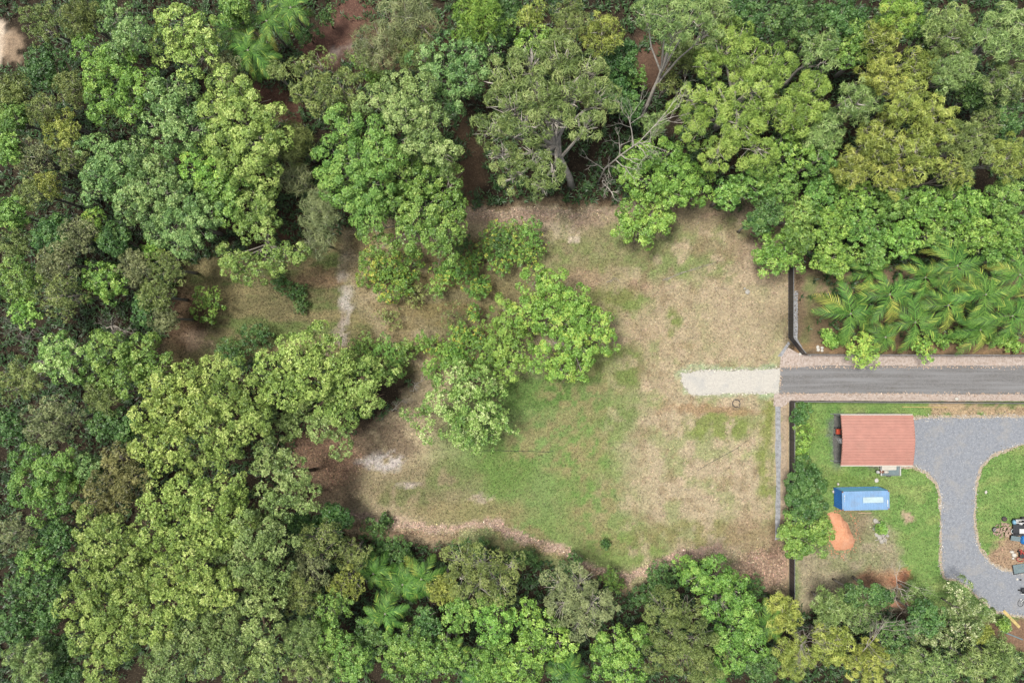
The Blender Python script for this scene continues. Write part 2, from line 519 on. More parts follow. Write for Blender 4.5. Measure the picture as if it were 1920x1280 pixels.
# gravel drain bed along the lower fence, soil beside it
L([(1470, 760), (1470, 1010)], 16, (192, 170, 146), 5, .9, wob=False)
L([(1457, 770), (1452, 1000)], 7, (150, 150, 88), 5, .6)
L([(1455, 980), (1459, 1040)], 26, (128, 104, 90), 10, .7)

ny, nx = PX.shape
gv = np.stack([GX.ravel(), GY.ravel(), np.zeros(GX.size)], 1)
ii = np.arange(ny * nx).reshape(ny, nx)
gf = np.stack([ii[:-1, :-1], ii[:-1, 1:], ii[1:, 1:], ii[1:, :-1]], -1).reshape(-1, 4)
gme = bpy.data.meshes.new('ground')
gme.vertices.add(len(gv)); gme.vertices.foreach_set('co', gv.astype(np.float32).ravel())
gme.loops.add(gf.size); gme.loops.foreach_set('vertex_index', gf.astype(np.int32).ravel())
gme.polygons.add(len(gf)); gme.polygons.foreach_set('loop_start', np.arange(len(gf), dtype=np.int32) * 4)
gme.update(calc_edges=True)
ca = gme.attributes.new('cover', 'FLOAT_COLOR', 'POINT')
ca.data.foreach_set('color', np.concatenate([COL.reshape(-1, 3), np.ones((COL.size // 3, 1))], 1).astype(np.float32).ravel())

def ground_mat():
    m, nt, b = new_mat('ground_cover')
    at = nd(nt, 'ShaderNodeAttribute', attribute_name='cover')
    c = at.outputs['Color']
    f1 = ramp(nt, noise(nt, 0.9, 6, 0.7), [(0.3, (.80, .80, .80)), (0.7, (1.18, 1.17, 1.12))])
    c = mix(nt, c, f1, 1.0, 'MULTIPLY')
    f2 = ramp(nt, noise(nt, 3.2, 6, 0.82), [(0.30, (.50, .50, .48)), (0.5, (1, 1, 1)), (0.70, (1.55, 1.50, 1.38))])
    c = mix(nt, c, f2, 1.0, 'MULTIPLY')
    # straw and dark specks: mown stalks, fallen leaves
    s1 = ramp(nt, noise(nt, 6.5, 3, 0.7), [(0.60, (0, 0, 0)), (0.68, (.5, .5, .5))])
    c = mix(nt, c, T(216, 196, 160), s1)
    s2 = ramp(nt, noise(nt, 4.5, 4, 0.7, dist=.6), [(0.62, (0, 0, 0)), (0.70, (.42, .42, .42))])
    c = mix(nt, c, T(104, 92, 66), s2)
    nt.links.new(c, b.inputs['Base Color'])
    b.inputs['Roughness'].default_value = 0.95
    b.inputs['Specular IOR Level'].default_value = 0.1
    bn = nt.nodes.new('ShaderNodeBump'); bn.inputs['Strength'].default_value = 0.7; bn.inputs['Distance'].default_value = 0.12
    nt.links.new(noise(nt, 5.5, 6, 0.75), bn.inputs['Height'])
    nt.links.new(bn.outputs[0], b.inputs['Normal'])
    return m
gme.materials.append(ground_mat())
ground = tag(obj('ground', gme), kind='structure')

# ------------------------------------------------------------------ drive, verges, gravel yard
def ragged(poly, amp, step=8, seed=1):
    out = []
    n = len(poly)
    for i in range(n):
        (x0, y0), (x1, y1) = poly[i], poly[(i + 1) % n]
        d = math.hypot(x1 - x0, y1 - y0); k = max(1, int(d / step))
        nx_, ny_ = -(y1 - y0) / d, (x1 - x0) / d
        for j in range(k):
            t = j / k
            x, y = x0 + (x1 - x0) * t, y0 + (y1 - y0) * t
            o = amp * 2 * (float(fbm(np.array(x / 22.0 + seed), np.array(y / 22.0), seed)) - .5) if j else 0
            out.append((x + nx_ * o, y + ny_ * o))
    return out

def sheet(name, poly, z, mat, amp=1.5, seed=1, step=5, kind='structure'):
    bm = bmesh.new()
    vs = [bm.verts.new(gp(x, y) + Vector((0, 0, z))) for x, y in ragged(poly, amp, step, seed)]
    f = bm.faces.new(vs)
    if f.normal.z < 0: f.normal_flip()
    bmesh.ops.triangulate(bm, faces=[f])
    me = bpy.data.meshes.new(name); bm.to_mesh(me); bm.free()
    me.materials.append(mat)
    return tag(obj(name, me), kind=kind)

def speck_mat(name, a, b_, c_, s1=6.0, s2=16.0, streak=None, patch=None, bump=.5):
    m, nt, b = new_mat(name)
    c = ramp(nt, noise(nt, s1, 5, .7), [(.3, a), (.7, b_)])
    c = mix(nt, c, c_, ramp(nt, noise(nt, s2, 2, .5), [(.58, (0, 0, 0)), (.66, (.7, .7, .7))]))
    if patch:
        c = mix(nt, c, patch, ramp(nt, noise(nt, .45, 5, .7), [(.5, (0, 0, 0)), (.72, (.65, .65, .65))]))
    if streak:
        tc = nt.nodes.new('ShaderNodeTexCoord'); mp = nt.nodes.new('ShaderNodeMapping')
        mp.inputs['Scale'].default_value = (.06, 1.3, 1)
        nz = nt.nodes.new('ShaderNodeTexNoise'); nz.inputs['Scale'].default_value = 1.6; nz.inputs['Detail'].default_value = 5
        nt.links.new(tc.outputs['Object'], mp.inputs[0]); nt.links.new(mp.outputs[0], nz.inputs['Vector'])
        c = mix(nt, c, streak, ramp(nt, nz.outputs['Fac'], [(.42, (0, 0, 0)), (.66, (.75, .75, .75))]))
    nt.links.new(c, b.inputs['Base Color'])
    b.inputs['Roughness'].default_value = .9; b.inputs['Specular IOR Level'].default_value = .2
    bn = nt.nodes.new('ShaderNodeBump'); bn.inputs['Strength'].default_value = bump; bn.inputs['Distance'].default_value = .05
    nt.links.new(noise(nt, s2, 3), bn.inputs['Height']); nt.links.new(bn.outputs[0], b.inputs['Normal'])
    return m

M_ASPH = speck_mat('asphalt', T(118, 117, 117), T(144, 143, 143), T(164, 163, 162), 3, 8, streak=T(158, 158, 160), patch=T(118, 114, 110))
M_VERGE = speck_mat('pink_gravel', T(172, 154, 142), T(226, 212, 202), T(130, 108, 96), 2.6, 5, patch=T(206, 182, 166))
M_GRAV = speck_mat('grey_gravel', T(134, 139, 148), T(168, 173, 182), T(196, 198, 200), 2.6, 7, patch=T(178, 174, 168))
M_APRON = speck_mat('pale_stone_dust', T(204, 201, 192), T(228, 223, 212), T(168, 164, 158), 3, 8, patch=T(184, 186, 186), bump=.3)
M_EDGE = speck_mat('sandy_gravel_edge', T(186, 170, 148), T(214, 196, 172), T(140, 122, 98), 5, 9)
M_DRAIN = speck_mat('blue_grey_stone', T(130, 132, 136), T(206, 208, 212), T(90, 90, 92), 2.5, 5)

sheet('verge', [(1500, 664), (1700, 664), (1920, 665), (2160, 665), (2160, 689), (1462, 691), (1464, 664), (1478, 652)], .004, M_VERGE, 1.5, 3)
sheet('verge', [(1452, 736), (2160, 736), (2160, 752), (1486, 751), (1478, 756), (1464, 764), (1450, 760)], .004, M_VERGE, 1.2, 5)
sheet('driveway', [(1463, 689), (1500, 688), (1540, 685), (1700, 686), (1920, 685), (2160, 685), (2160, 739), (1920, 739), (1700, 738), (1560, 737), (1500, 738), (1461, 738)], .008, M_ASPH, 1.6, 7, 6)
sheet('gravel_track', [(1276, 700), (1310, 695), (1360, 694), (1420, 692), (1463, 690), (1461, 736), (1420, 737), (1360, 738), (1310, 741), (1292, 738), (1280, 720)], .006, M_APRON, 5.0, 9, 4)
# neighbour's gravel yard: a sandy rim, then the grey gravel
YG = [(1708, 786), (1760, 783), (1860, 782), (2160, 780), (2160, 822), (1960, 824), (1905, 834), (1860, 852), (1838, 874), (1830, 900), (1826, 940), (1826, 990), (1836, 1030), (1856, 1056), (1880, 1070), (1920, 1074), (2160, 1080), (2160, 1160),
      (1930, 1155), (1870, 1146), (1840, 1122), (1812, 1096), (1792, 1084), (1772, 1082), (1766, 1060), (1766, 1000), (1765, 930), (1758, 905), (1738, 884), (1712, 872), (1640, 872), (1640, 790)]
def grow(poly, d):
    n = len(poly); out = []
    area = sum(poly[i][0] * poly[(i + 1) % n][1] - poly[(i + 1) % n][0] * poly[i][1] for i in range(n))
    s = 1 if area > 0 else -1
    for i in range(n):
        (x0, y0), (x1, y1), (x2, y2) = poly[i - 1], poly[i], poly[(i + 1) % n]
        nx_, ny_ = (y2 - y0), -(x2 - x0); l = math.hypot(nx_, ny_) or 1
        out.append((x1 + s * d * nx_ / l, y1 + s * d * ny_ / l))
    return out
sheet('gravel_edge', grow(YG, 5), .004, M_EDGE, 5.0, 13, 4)
sheet('gravel_yard', YG, .008, M_GRAV, 3.6, 17, 4)
M_FLOOR = speck_mat('dark_floor', T(92, 92, 90), T(120, 120, 116), T(140, 138, 132), 2.0, 6)
sheet('carport_floor', [(1563, 776), (1706, 776), (1706, 868), (1563, 868)], .012, M_FLOOR, 2.5, 33, 4)
sheet('drain_gravel', [(1453, 762), (1464, 762), (1464, 860), (1463, 960), (1461, 1010), (1453, 1012), (1455, 900)], .006, M_DRAIN, 1.6, 19, 6)
sheet('drain_gravel', [(1488, 545), (1496, 545), (1496, 600), (1495, 634), (1504, 650), (1500, 652), (1488, 636)], .006, M_DRAIN, 1.2, 21, 6)
sheet('drain_gravel', [(1458, 668), (1478, 640), (1482, 643), (1466, 668)], .006, M_DRAIN, 1.0, 22, 6)

# ------------------------------------------------------------------ short grass and fallen leaves lying on the open ground
def blades(name, n, mask, lo, hi, seed, label, cat, wid, up, var):
    rng = np.random.default_rng(seed)
    x = rng.uniform(280, 1960, n); y = rng.uniform(360, 1160, n)
    ok = mask(x, y)
    x, y = x[ok], y[ok]; n = len(x)
    ix = np.clip(np.round(((x - 960) / PPM + 78) / STEP).astype(int) + 3, 0, nx - 1); iy = np.clip(np.round(((640 - y) / PPM + 54) / STEP).astype(int) + 3, 0, ny - 1)
    c = COL[iy, ix] * np.exp(rng.normal(0, var, (n, 1))) * (1 + rng.normal(0, .06, (n, 3)))
    p = np.stack([(x - 960) / PPM, (640 - y) / PPM, np.full(n, .012)], 1)
    az = rng.uniform(0, 6.28, n); el = rng.uniform(up[0], up[1], n); L_ = rng.uniform(lo, hi, n)[:, None]
    l = np.stack([np.cos(el) * np.cos(az), np.cos(el) * np.sin(az), np.sin(el)], 1); w = np.stack([-np.sin(az), np.cos(az), np.zeros(n)], 1) * wid * L_
    co = np.stack([p - w, p + w, p + l * L_], 1).reshape(-1, 3)
    me = np_mesh(name, co, 3, gme.materials[0])
    a = me.attributes.new('cover', 'FLOAT_COLOR', 'FACE')
    a.data.foreach_set('color', np.concatenate([np.clip(c, 0, .8), np.ones((n, 1))], 1).astype(np.float32).ravel())
    return tag(obj(name, me), label, cat, kind='stuff')
def open_ground(x, y):
    a = (poly_sd(CLEARING, x, y) > -10) | (poly_sd(MOWN, x, y) > -10) | (poly_sd(YARD, x, y) > 4)
    a &= ~((poly_sd(YG, x, y) > -3) | ((x > 1450) & (y > 648) & (y < 764)) | ((x > 1274) & (y > 692) & (y < 741)))
    a &= ~((x > 1450) & (x < 1484) & (y > 745)) & ~((x > 1560) & (x < 1712) & (y > 770) & (y < 878))
    return a
blades('grass', 260000, open_ground, .10, .30, 5, 'short patchy green and straw grass of the open ground', 'grass', .22, (.2, 1.1), .26)
mulch_line = [(640, 968), (760, 990), (860, 994), (930, 988), (990, 1018), (1060, 1038), (1110, 1064), (1180, 1086), (1220, 1064), (1290, 1034), (1345, 1030), (1400, 1060), (1440, 1070)]
def litter(x, y):
    d = line_d(mulch_line, x, y)
    a = (d < 13) | ((np.hypot(x - 1440, y - 1070) < 55) & (x < 1474)) | (np.hypot((x - 610) / 1.2, y - 860) < 60) | ((np.hypot((x - 1010) / 9, y - 400) < 14))
    return a
blades('leaf_litter', 300000, litter, .10, .26, 6, 'dead leaf and bark litter along the edge of the lawn', 'leaf litter', .42, (.0, .6), .42)

def loose_gravel():
    """stones kicked off the drive and yard onto their edges"""
    rng = np.random.default_rng(8); n = 90000
    x = rng.uniform(1266, 1960, n); y = rng.uniform(655, 1170, n)
    e1 = np.abs(poly_sd(YG, x, y)); ap = [(1276, 700), (1310, 695), (1360, 694), (1463, 690), (1461, 736), (1360, 738), (1310, 741), (1292, 738), (1280, 720)]
    d2 = poly_sd(ap, x, y); d3 = np.minimum(np.abs(y - 688), np.abs(y - 738)); d3 = np.where(x > 1462, d3, 99)
    ok = (e1 < np.abs(rng.normal(0, 3.2, n))) | ((d2 < 2) & (-d2 < np.abs(rng.normal(0, 3, n)))) | (d3 < np.abs(rng.normal(0, 2.0, n)))
    x, y = x[ok], y[ok]; n = len(x)
    c = np.where((np.abs(poly_sd(YG, x, y)) < 12)[:, None], np.array(T(186, 184, 182)), np.where((x > 1462)[:, None], np.array(T(200, 178, 162)), np.array(T(206, 202, 192))))
    c = c * np.exp(rng.normal(0, .3, (n, 1)))
    p = np.stack([(x - 960) / PPM, (640 - y) / PPM, np.full(n, .03)], 1)
    r = rng.uniform(.05, .13, (n, 1)); a = rng.uniform(0, 6.28, (n, 1))
    co = np.stack([p + np.concatenate([r * np.cos(a + k * 2.094), r * np.sin(a + k * 2.094), rng.uniform(-.02, .03, (n, 1))], 1) for k in range(3)], 1).reshape(-1, 3)
    me = np_mesh('loose_gravel', co, 3, gme.materials[0])
    at = me.attributes.new('cover', 'FLOAT_COLOR', 'FACE')
    at.data.foreach_set('color', np.concatenate([np.clip(c, 0, .8), np.ones((n, 1))], 1).astype(np.float32).ravel())
    tag(obj('loose_gravel', me), 'loose stones scattered along the gravel and asphalt edges', 'gravel', kind='stuff')
loose_gravel()

# ------------------------------------------------------------------ steel fences
M_FENCE = plain('charcoal_steel', T(60, 60, 64), .45, .0, .15, 2.0, .5)
M_CAP = plain('fence_rail_steel', T(150, 152, 154), .4, .0, .12, 2.0, .5)
M_TIMBER = plain('weathered_timber', T(214, 186, 150), .8, var=.3, scale=4)

def fence(pts, label, h=1.8, step=2.38, group=None):
    base = gp(*pts[0])
    root = thing('steel_fence', base, label, 'fence', group)
    runs = [(gp(*a), gp(*b)) for a, b in zip(pts[:-1], pts[1:])]
    posts = []
    for a, b in runs:
        d = b - a; n = max(1, round(d.length / step)); u = d / n
        ang = math.atan2(d.y, d.x)
        for i in range(n):
            p = a + u * i
            posts.append((p, ang))
            w = u.length
            # ribbed sheet between two posts
            m = MB(); k = 12
            prof = []
            for j in range(k + 1):
                x = .04 + (w - .08) * j / k
                prof.append((x, .018 if (j // 1) % 2 else -.018))
            vs = [(x, y, .06) for x, y in prof] + [(x, y, h - .03) for x, y in prof]
            m.add(vs, [(j, j + 1, k + 2 + j, k + 1 + j) for j in range(k)])
            m.build('panel', M_FENCE, root, p - base, (0, 0, ang))
            MB().box(0.03, w - .03, -.028, .028, h - .03, h + .015).build('top_rail', M_CAP, root, p - base, (0, 0, ang))
            MB().box(0.03, w - .03, -.024, .024, .03, .07).build('bottom_rail', M_FENCE, root, p - base, (0, 0, ang))
        last = (b, ang)
    posts.append(last)
    for p, ang in posts:
        MB().box(-.035, .035, -.04, .04, -.05, h + .03, bev=.01).build('post', M_FENCE, root, p - base, (0, 0, ang))
    return root

fence([(1478, 500), (1478, 633), (1501, 662)], 'charcoal steel fence with an angled corner beside the palm bed')
fence([(1503, 664), (2080, 666)], 'charcoal steel fence between the palm bed and the driveway verge')
fence([(1480, 1140), (1480, 752)], 'long charcoal steel fence between the dry paddock and the yard')
fence([(1482, 751), (2080, 755)], 'charcoal steel fence between the driveway verge and the carport lawn')
# timber edging under the lower fence
ed = thing('garden_edging', gp(1476.5, 1060), 'pale timber edging boards along the foot of the long steel fence', 'edging')
b0 = gp(1476.5, 1060)
for i in range(9):
    y0 = i * 2.4
    MB().box(-.04, .04, y0 + .01, y0 + 2.38, 0, .16 + .02 * (i % 2), bev=.01).build('board', M_TIMBER, ed, (0.02 * ((i * 7) % 3 - 1), 0, 0))

# ------------------------------------------------------------------ carport
M_ROOF = plain('red_roof_steel', T(208, 148, 132), .5, .0, .10, 1.2, .4, dirt=T(198, 150, 132), dirt_amt=.5)
M_TRIM = plain('cream_steel', T(226, 220, 206), .5, var=.08)
M_GALV = plain('galvanised_tube', T(186, 190, 190), .4, .3, .12, 4.0)
ZE = 2.75
c0, c1 = gp(1577, 872, ZE), gp(1711.5, 778, ZE)
CX, CY = (c0.x + c1.x) / 2, (c0.y + c1.y) / 2
LX, LY = (c1.x - c0.x), (c1.y - c0.y)
car = thing('carport', (CX, CY, 0), 'open-sided metal carport with a rust red ribbed roof', 'carport')
def roof_z(v): return ZE - .02 + .46 * (1 - abs(v) ** 1.5)
NS = 9
for i in range(NS):
    m = MB(); prof = []
    for r in range(2):
        for q, hz in ((0, 0), (.46, 0), (.54, .085), (.90, .085), (.98, 0)):
            prof.append(((i + (r + q) / 2) / NS, hz))
    prof.append(((i + 1.02) / NS if i < NS - 1 else 1.0, 0))
    ps = [((t - .5) * LY, roof_z(2 * t - 1) + hz + .002 * i) for t, hz in prof]
    n = len(ps)
    vs = [(-LX / 2, y, z) for y, z in ps] + [(LX / 2, y, z) for y, z in ps]
    m.add(vs, [(j, n + j, n + j + 1, j + 1) for j in range(n - 1)])
    m.build('roof_sheet', M_ROOF, car)
for s in (-1, 1):
    y = s * (LY / 2 + .05)
    MB().box(-LX / 2 - .02, LX / 2 + .02, y - .07, y + .07, ZE - .20, ZE - .05).build('eave_trim', M_TRIM, car)
    MB().tube([(-LX / 2 - .15, s * (LY / 2 - .12), .05), (LX / 2 + .45, s * (LY / 2 - .12), .05)], .05).build('base_rail', M_GALV, car)
    for k in range(5):
        x = -LX / 2 + .12 + k * (LX - .24) / 4
        MB().tube([(x, s * (LY / 2 - .12), 0), (x, s * (LY / 2 - .12), ZE - .35), (x, s * (LY / 2 - .5), ZE + .02)], .04).build('post', M_GALV, car)
for k in range(5):
    x = -LX / 2 + .12 + k * (LX - .24) / 4
    MB().tube([(x, (2 * t / 10 - 1) * LY * .47, roof_z((2 * t / 10 - 1) * .94) - .07) for t in range(11)], .035).build('rafter', M_GALV, car)
for s in (-1, 1):
    x = s * (LX / 2 + .01)
    ps = [((2 * t / 12 - 1) * LY / 2, roof_z(2 * t / 12 - 1)) for t in range(13)]
    m = MB()
    vs = [(x, y, z - .10) for y, z in ps] + [(x, y, z + .055) for y, z in ps] + [(x + s * .03, y, z - .10) for y, z in ps] + [(x + s * .03, y, z + .055) for y, z in ps]
    n = 13
    m.add(vs, [(j, j + 1, n + j + 1, n + j) for j in range(n - 1)] + [(2 * n + j, 3 * n + j, 3 * n + j + 1, 2 * n + j + 1) for j in range(n - 1)] + [(n + j, n + j + 1, 3 * n + j + 1, 3 * n + j) for j in range(n - 1)])
    m.build('barge_trim', M_ROOF, car)

# ------------------------------------------------------------------ shipping container
M_BLUE = plain('container_blue', T(50, 130, 222, 1.35), .45, .0, .15, .9, .5, dirt=T(84, 120, 160), dirt_amt=.4)
M_BLUER = plain('container_roof_sun_faded', T(138, 182, 228), .5, .0, .10, .8, .4, dirt=T(150, 150, 150), dirt_amt=.6)
M_BLUEN = plain('container_side_lit', T(128, 196, 232, 1.9), .5, .0, .14, .8, .4, dirt=T(120, 160, 180), dirt_amt=.4)  # paler blue: the brighter light on this long side is put into the colour
M_PATCH = plain('faded_roof_patch', T(196, 220, 226), .6, var=.12, scale=2)
M_WHITE = plain('white_paint', T(240, 240, 238), .5, var=.05)
M_RUST = plain('rusty_steel', T(150, 104, 84), .8, var=.3)
ZC = 2.59
a0, a1 = gp(1580, 955, ZC), gp(1667, 921, ZC)
con = thing('shipping_container', ((a0.x + a1.x) / 2, (a0.y + a1.y) / 2, 0), 'blue corrugated shipping container with a faded roof on the lawn', 'container', rz=math.radians(1.2))
CL, CW = 6.06, 2.44
def corr(n, length, dep):
    out = []
    p = length / n
    for i in range(n):
        for q, o in ((0, 0), (.25, 0), (.40, dep), (.75, dep), (.9, 0)):
            out.append((-length / 2 + (i + q) * p, o))
    out.append((length / 2, 0))
    return out
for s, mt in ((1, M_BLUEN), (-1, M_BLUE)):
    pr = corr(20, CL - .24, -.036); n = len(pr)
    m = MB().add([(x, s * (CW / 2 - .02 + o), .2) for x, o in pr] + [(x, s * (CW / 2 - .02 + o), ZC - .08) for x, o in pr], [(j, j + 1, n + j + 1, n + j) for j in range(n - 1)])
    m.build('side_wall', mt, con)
pr = corr(17, CL - .22, -.055); n = len(pr)
MB().add([(x, -CW / 2 + .09, ZC - .02 + o) for x, o in pr] + [(x, CW / 2 - .09, ZC - .02 + o) for x, o in pr], [(j, n + j, n + j + 1, j + 1)[::-1] for j in range(n - 1)]).build('roof', M_BLUER, con)
# end wall with slanting ribs seen towards the soil mound, doors at the other end
pr = corr(9, CW - .24, .036); n = len(pr)
MB().add([(-CL / 2 + .02 + o, y, .2) for y, o in pr] + [(-CL / 2 + .02 + o, y, ZC - .1) for y, o in pr], [(j, n + j, n + j + 1, j + 1) for j in range(n - 1)]).build('end_wall', M_BLUE, con)
for s in (-1, 1):
    dr = MB().box(CL / 2 - .06, CL / 2 - .01, min(0, s * (CW / 2 - .1)) + .01, max(0, s * (CW / 2 - .1)) - .01, .18, ZC - .12).build('door', M_BLUE, con)
    for q in (.35, .8):
        MB().tube([(CL / 2 + .02, s * q, .2), (CL / 2 + .02, s * q, ZC - .15)], .02).build('lock_rod', M_GALV, dr)
for sx in (-1, 1):
    for sy in (-1, 1):
        MB().box(-.07, .07, -.07, .07, .12, ZC - .12, at=(sx * (CL / 2 - .07), sy * (CW / 2 - .07), 0)).build('corner_post', M_BLUE, con)
        for z in (0, ZC - .12):
            MB().box(-.09, .09, -.08, .08, z, z + .12, at=(sx * (CL / 2 - .09), sy * (CW / 2 - .08), 0), bev=.01).build('corner_casting', M_RUST, con)
for sy in (-1, 1):
    MB().box(-CL / 2 + .18, CL / 2 - .18, -.05, .05, ZC - .1, ZC - .005, at=(0, sy * (CW / 2 - .05), 0)).build('top_rail', M_BLUER, con)
    MB().box(-CL / 2 + .18, CL / 2 - .18, -.05, .05, .04, .2, at=(0, sy * (CW / 2 - .05), 0)).build('bottom_rail', M_BLUE, con)
for sx in (-1, 1):
    MB().box(-.05, .05, -CW / 2 + .16, CW / 2 - .16, ZC - .1, ZC - .006, at=(sx * (CL / 2 - .05), 0, 0)).build('end_rail', M_BLUER, con)
MB().box(-.35, 2.25, -.30, .42, ZC - .017, ZC - .006).build('roof_patch', M_PATCH, con)
for x, y, w, l in ((-2.72, .62, .10, .24), (-2.72, .25, .08, .2), (-2.72, -.05, .07, .1), (2.80, -.25, .12, .55), (2.80, -.72, .10, .16)):
    MB().box(x - w / 2, x + w / 2, y - l / 2, y + l / 2, ZC - .017, ZC - .004).build('marking', M_WHITE, con)

# ------------------------------------------------------------------ things in the yards
M_RUBBER = plain('black_rubber', T(44, 44, 46), .7, var=.3)
M_BLACK = plain('black_machine', T(52, 54, 58), .5, var=.3, scale=6)
M_ORANGE = plain('orange_paint', T(214, 86, 52), .45, var=.15)
M_RED = plain('red_paint', T(196, 74, 62), .5, var=.2)
M_SOIL = speck_mat('orange_soil', T(232, 160, 122), T(250, 188, 148), T(214, 136, 100), 2.4, 6, patch=T(244, 190, 160))
M_STONE = plain('pale_stone', T(196, 192, 182), .9, var=.3, scale=5, bump=.4)
M_STONEW = plain('white_stone', T(228, 224, 214), .9, var=.15, scale=5, bump=.3)
M_LOG = plain('split_wood', T(190, 164, 144), .9, var=.4, scale=5)
M_TARP = plain('blue_tarp', T(40, 140, 226), .5, var=.3, scale=3, bump=.6)
M_SHEET = plain('dull_grey_sheet', T(128, 148, 152), .5, .1, .15, 1.5)
M_YEL = plain('yellowed_timber', T(214, 190, 120), .8, var=.25, scale=4)
M_CLOTH = plain('white_sack', T(232, 226, 214), .8, var=.15, scale=3, bump=.4)
M_PALEB = plain('pale_blue_plastic', T(140, 196, 226), .5, var=.2)
M_TEAL = plain('dark_green_water', T(36, 62, 62), .2, var=.2)

def mound(name, poly, h, mat, label, cat):
    ctr = gp(sum(p[0] for p in poly) / len(poly), sum(p[1] for p in poly) / len(poly))
    rp = ragged(poly, 1.5, 6, 4)
    ring = [gp(*p) - ctr for p in rp]
    n = len(ring); m = MB(); vs = []; R = 7
    rnd = random.Random(3)
    for k in range(R + 1):
        t = k / R
        for i, p in enumerate(ring):
            q = p * (1 - t * .98)
            z = h * (1 - (1 - t) ** 1.4) if t < 1 else h
            z = h * math.sin(t * math.pi / 2) ** 1.1 + (rnd.uniform(-.13, .13) if 0 < k else -.03)
            vs.append((q.x, q.y, z))
    fs = []
    for k in range(R):
        for i in range(n):
            j = (i + 1) % n
            fs.append((k * n + i, k * n + j, (k + 1) * n + j, (k + 1) * n + i))
    fs.append(tuple(R * n + i for i in range(n)))
    m.add(vs, fs)
    o = m.build(name, mat, None, ctr, smooth=True)
    return tag(o, label, cat)
mound('soil_mound', [(1550, 962), (1560, 958), (1574, 962), (1588, 978), (1594, 992), (1603, 1012), (1600, 1026), (1584, 1033), (1566, 1032), (1552, 1010)], .9, M_SOIL, 'heap of orange soil beside the blue container', 'soil heap')

def clods():
    rd = random.Random(12); m = MB()
    for i in range(150):
        a = rd.uniform(0, 6.28); q = 1 + abs(rd.gauss(0, .16))
        p = gp(1577 + 27 * q * math.cos(a), 997 + 38 * q * math.sin(a)); r = rd.uniform(.04, .13)
        m.add([(p.x + r, p.y, 0), (p.x, p.y + r, 0), (p.x - r, p.y, 0), (p.x, p.y - r, 0), (p.x, p.y, r)], [(0, 1, 4), (1, 2, 4), (2, 3, 4), (3, 0, 4)])
    tag(m.build('soil_clods', M_SOIL), 'loose orange clods spilled around the foot of the soil heap', 'soil clods', kind='stuff')
clods()
def rock(name, px, py, r, mat, label, group, seed, cat='rock', z=0):
    rd = random.Random(seed)
    bm = bmesh.new(); bmesh.ops.create_icosphere(bm, subdivisions=2, radius=r)
    sx, sy, sz = rd.uniform(.8, 1.25), rd.uniform(.7, 1.1), rd.uniform(.45, .7)
    for v in bm.verts:
        k = 1 + .35 * (float(fbm(np.array(v.co.x / r * 1.3 + seed), np.array(v.co.y / r * 1.3 + v.co.z / r), seed)) - .5)
        v.co = Vector((v.co.x * sx * k, v.co.y * sy * k, v.co.z * sz * k))
    me = bpy.data.meshes.new(name); bm.to_mesh(me); bm.free(); me.materials.append(mat)
    return tag(obj(name, me, None, gp(px, py) + Vector((0, 0, r * sz * .55 + z)), (0, 0, rd.uniform(0, 6))), label, cat, group)
for i, (x, y, r) in enumerate([(1533, 651, .22), (1541, 652, .22), (1534, 656, .2), (1541, 657, .22)]):
    rock('stone', x, y, r, M_STONEW, 'white stone in the square of four by the fence corner', 'four white stones by the fence corner', i)
for i, (x, y, r) in enumerate([(1641, 976, .34), (1647, 981, .3), (1642, 986, .28), (1639, 990, .24), (1645, 1001, .4), (1649, 1007, .32), (1655, 1004, .28), (1660, 1000, .26), (1663, 996, .24), (1652, 1013, .36), (1659, 1012, .26), (1664, 1004, .25), (1646, 994, .22)]):
    rock('stone', x, y, r, M_STONE, 'grey stone in the weedy rock heap beyond the blue container', 'stones of the weedy rock heap', 20 + i)
rock('stone', 1401, 547, .36, M_STONE, 'lone grey stone lying on the dry grass slope', None, 60)
rock('stone', 1396, 541, .16, M_STONE, 'small dark chip beside the lone grey stone', None, 61)
rock('stone', 1848, 922, .20, M_STONEW, 'round white stone at the gravel edge by the island lawn', None, 62)
rock('stone', 1793, 748, .28, M_STONEW, 'white stone on the verge by the carport lawn fence', None, 63)
rock('stone', 1500, 663.5, .2, M_STONEW, 'small white stone at the angled fence foot', None, 64)
rock('stone', 1519, 666.5, .16, M_STONEW, 'tiny white stone beside the angled fence foot', None, 65)
# bleached sticks on the rock heap
for i, pts in enumerate([[(1644, 1000, .3), (1652, 1004, .45), (1660, 1017, .25)], [(1648, 1013, .3), (1655, 1006, .5), (1666, 992, .3)], [(1640, 1012, .1), (1650, 1009, .3), (1657, 1018, .1)], [(1660, 1018, .2), (1658, 1009, .4), (1650, 1000, .3)]]):
    P0 = gp(*pts[0][:2])
    o = MB().tube([gp(a, b) - P0 + Vector((0, 0, c)) for a, b, c in pts], [.05, .045, .02], 5).build('stick', BARK['pale'], None, P0)
    tag(o, 'bleached stick lying across the weedy rock heap', 'stick', 'sticks on the rock heap')

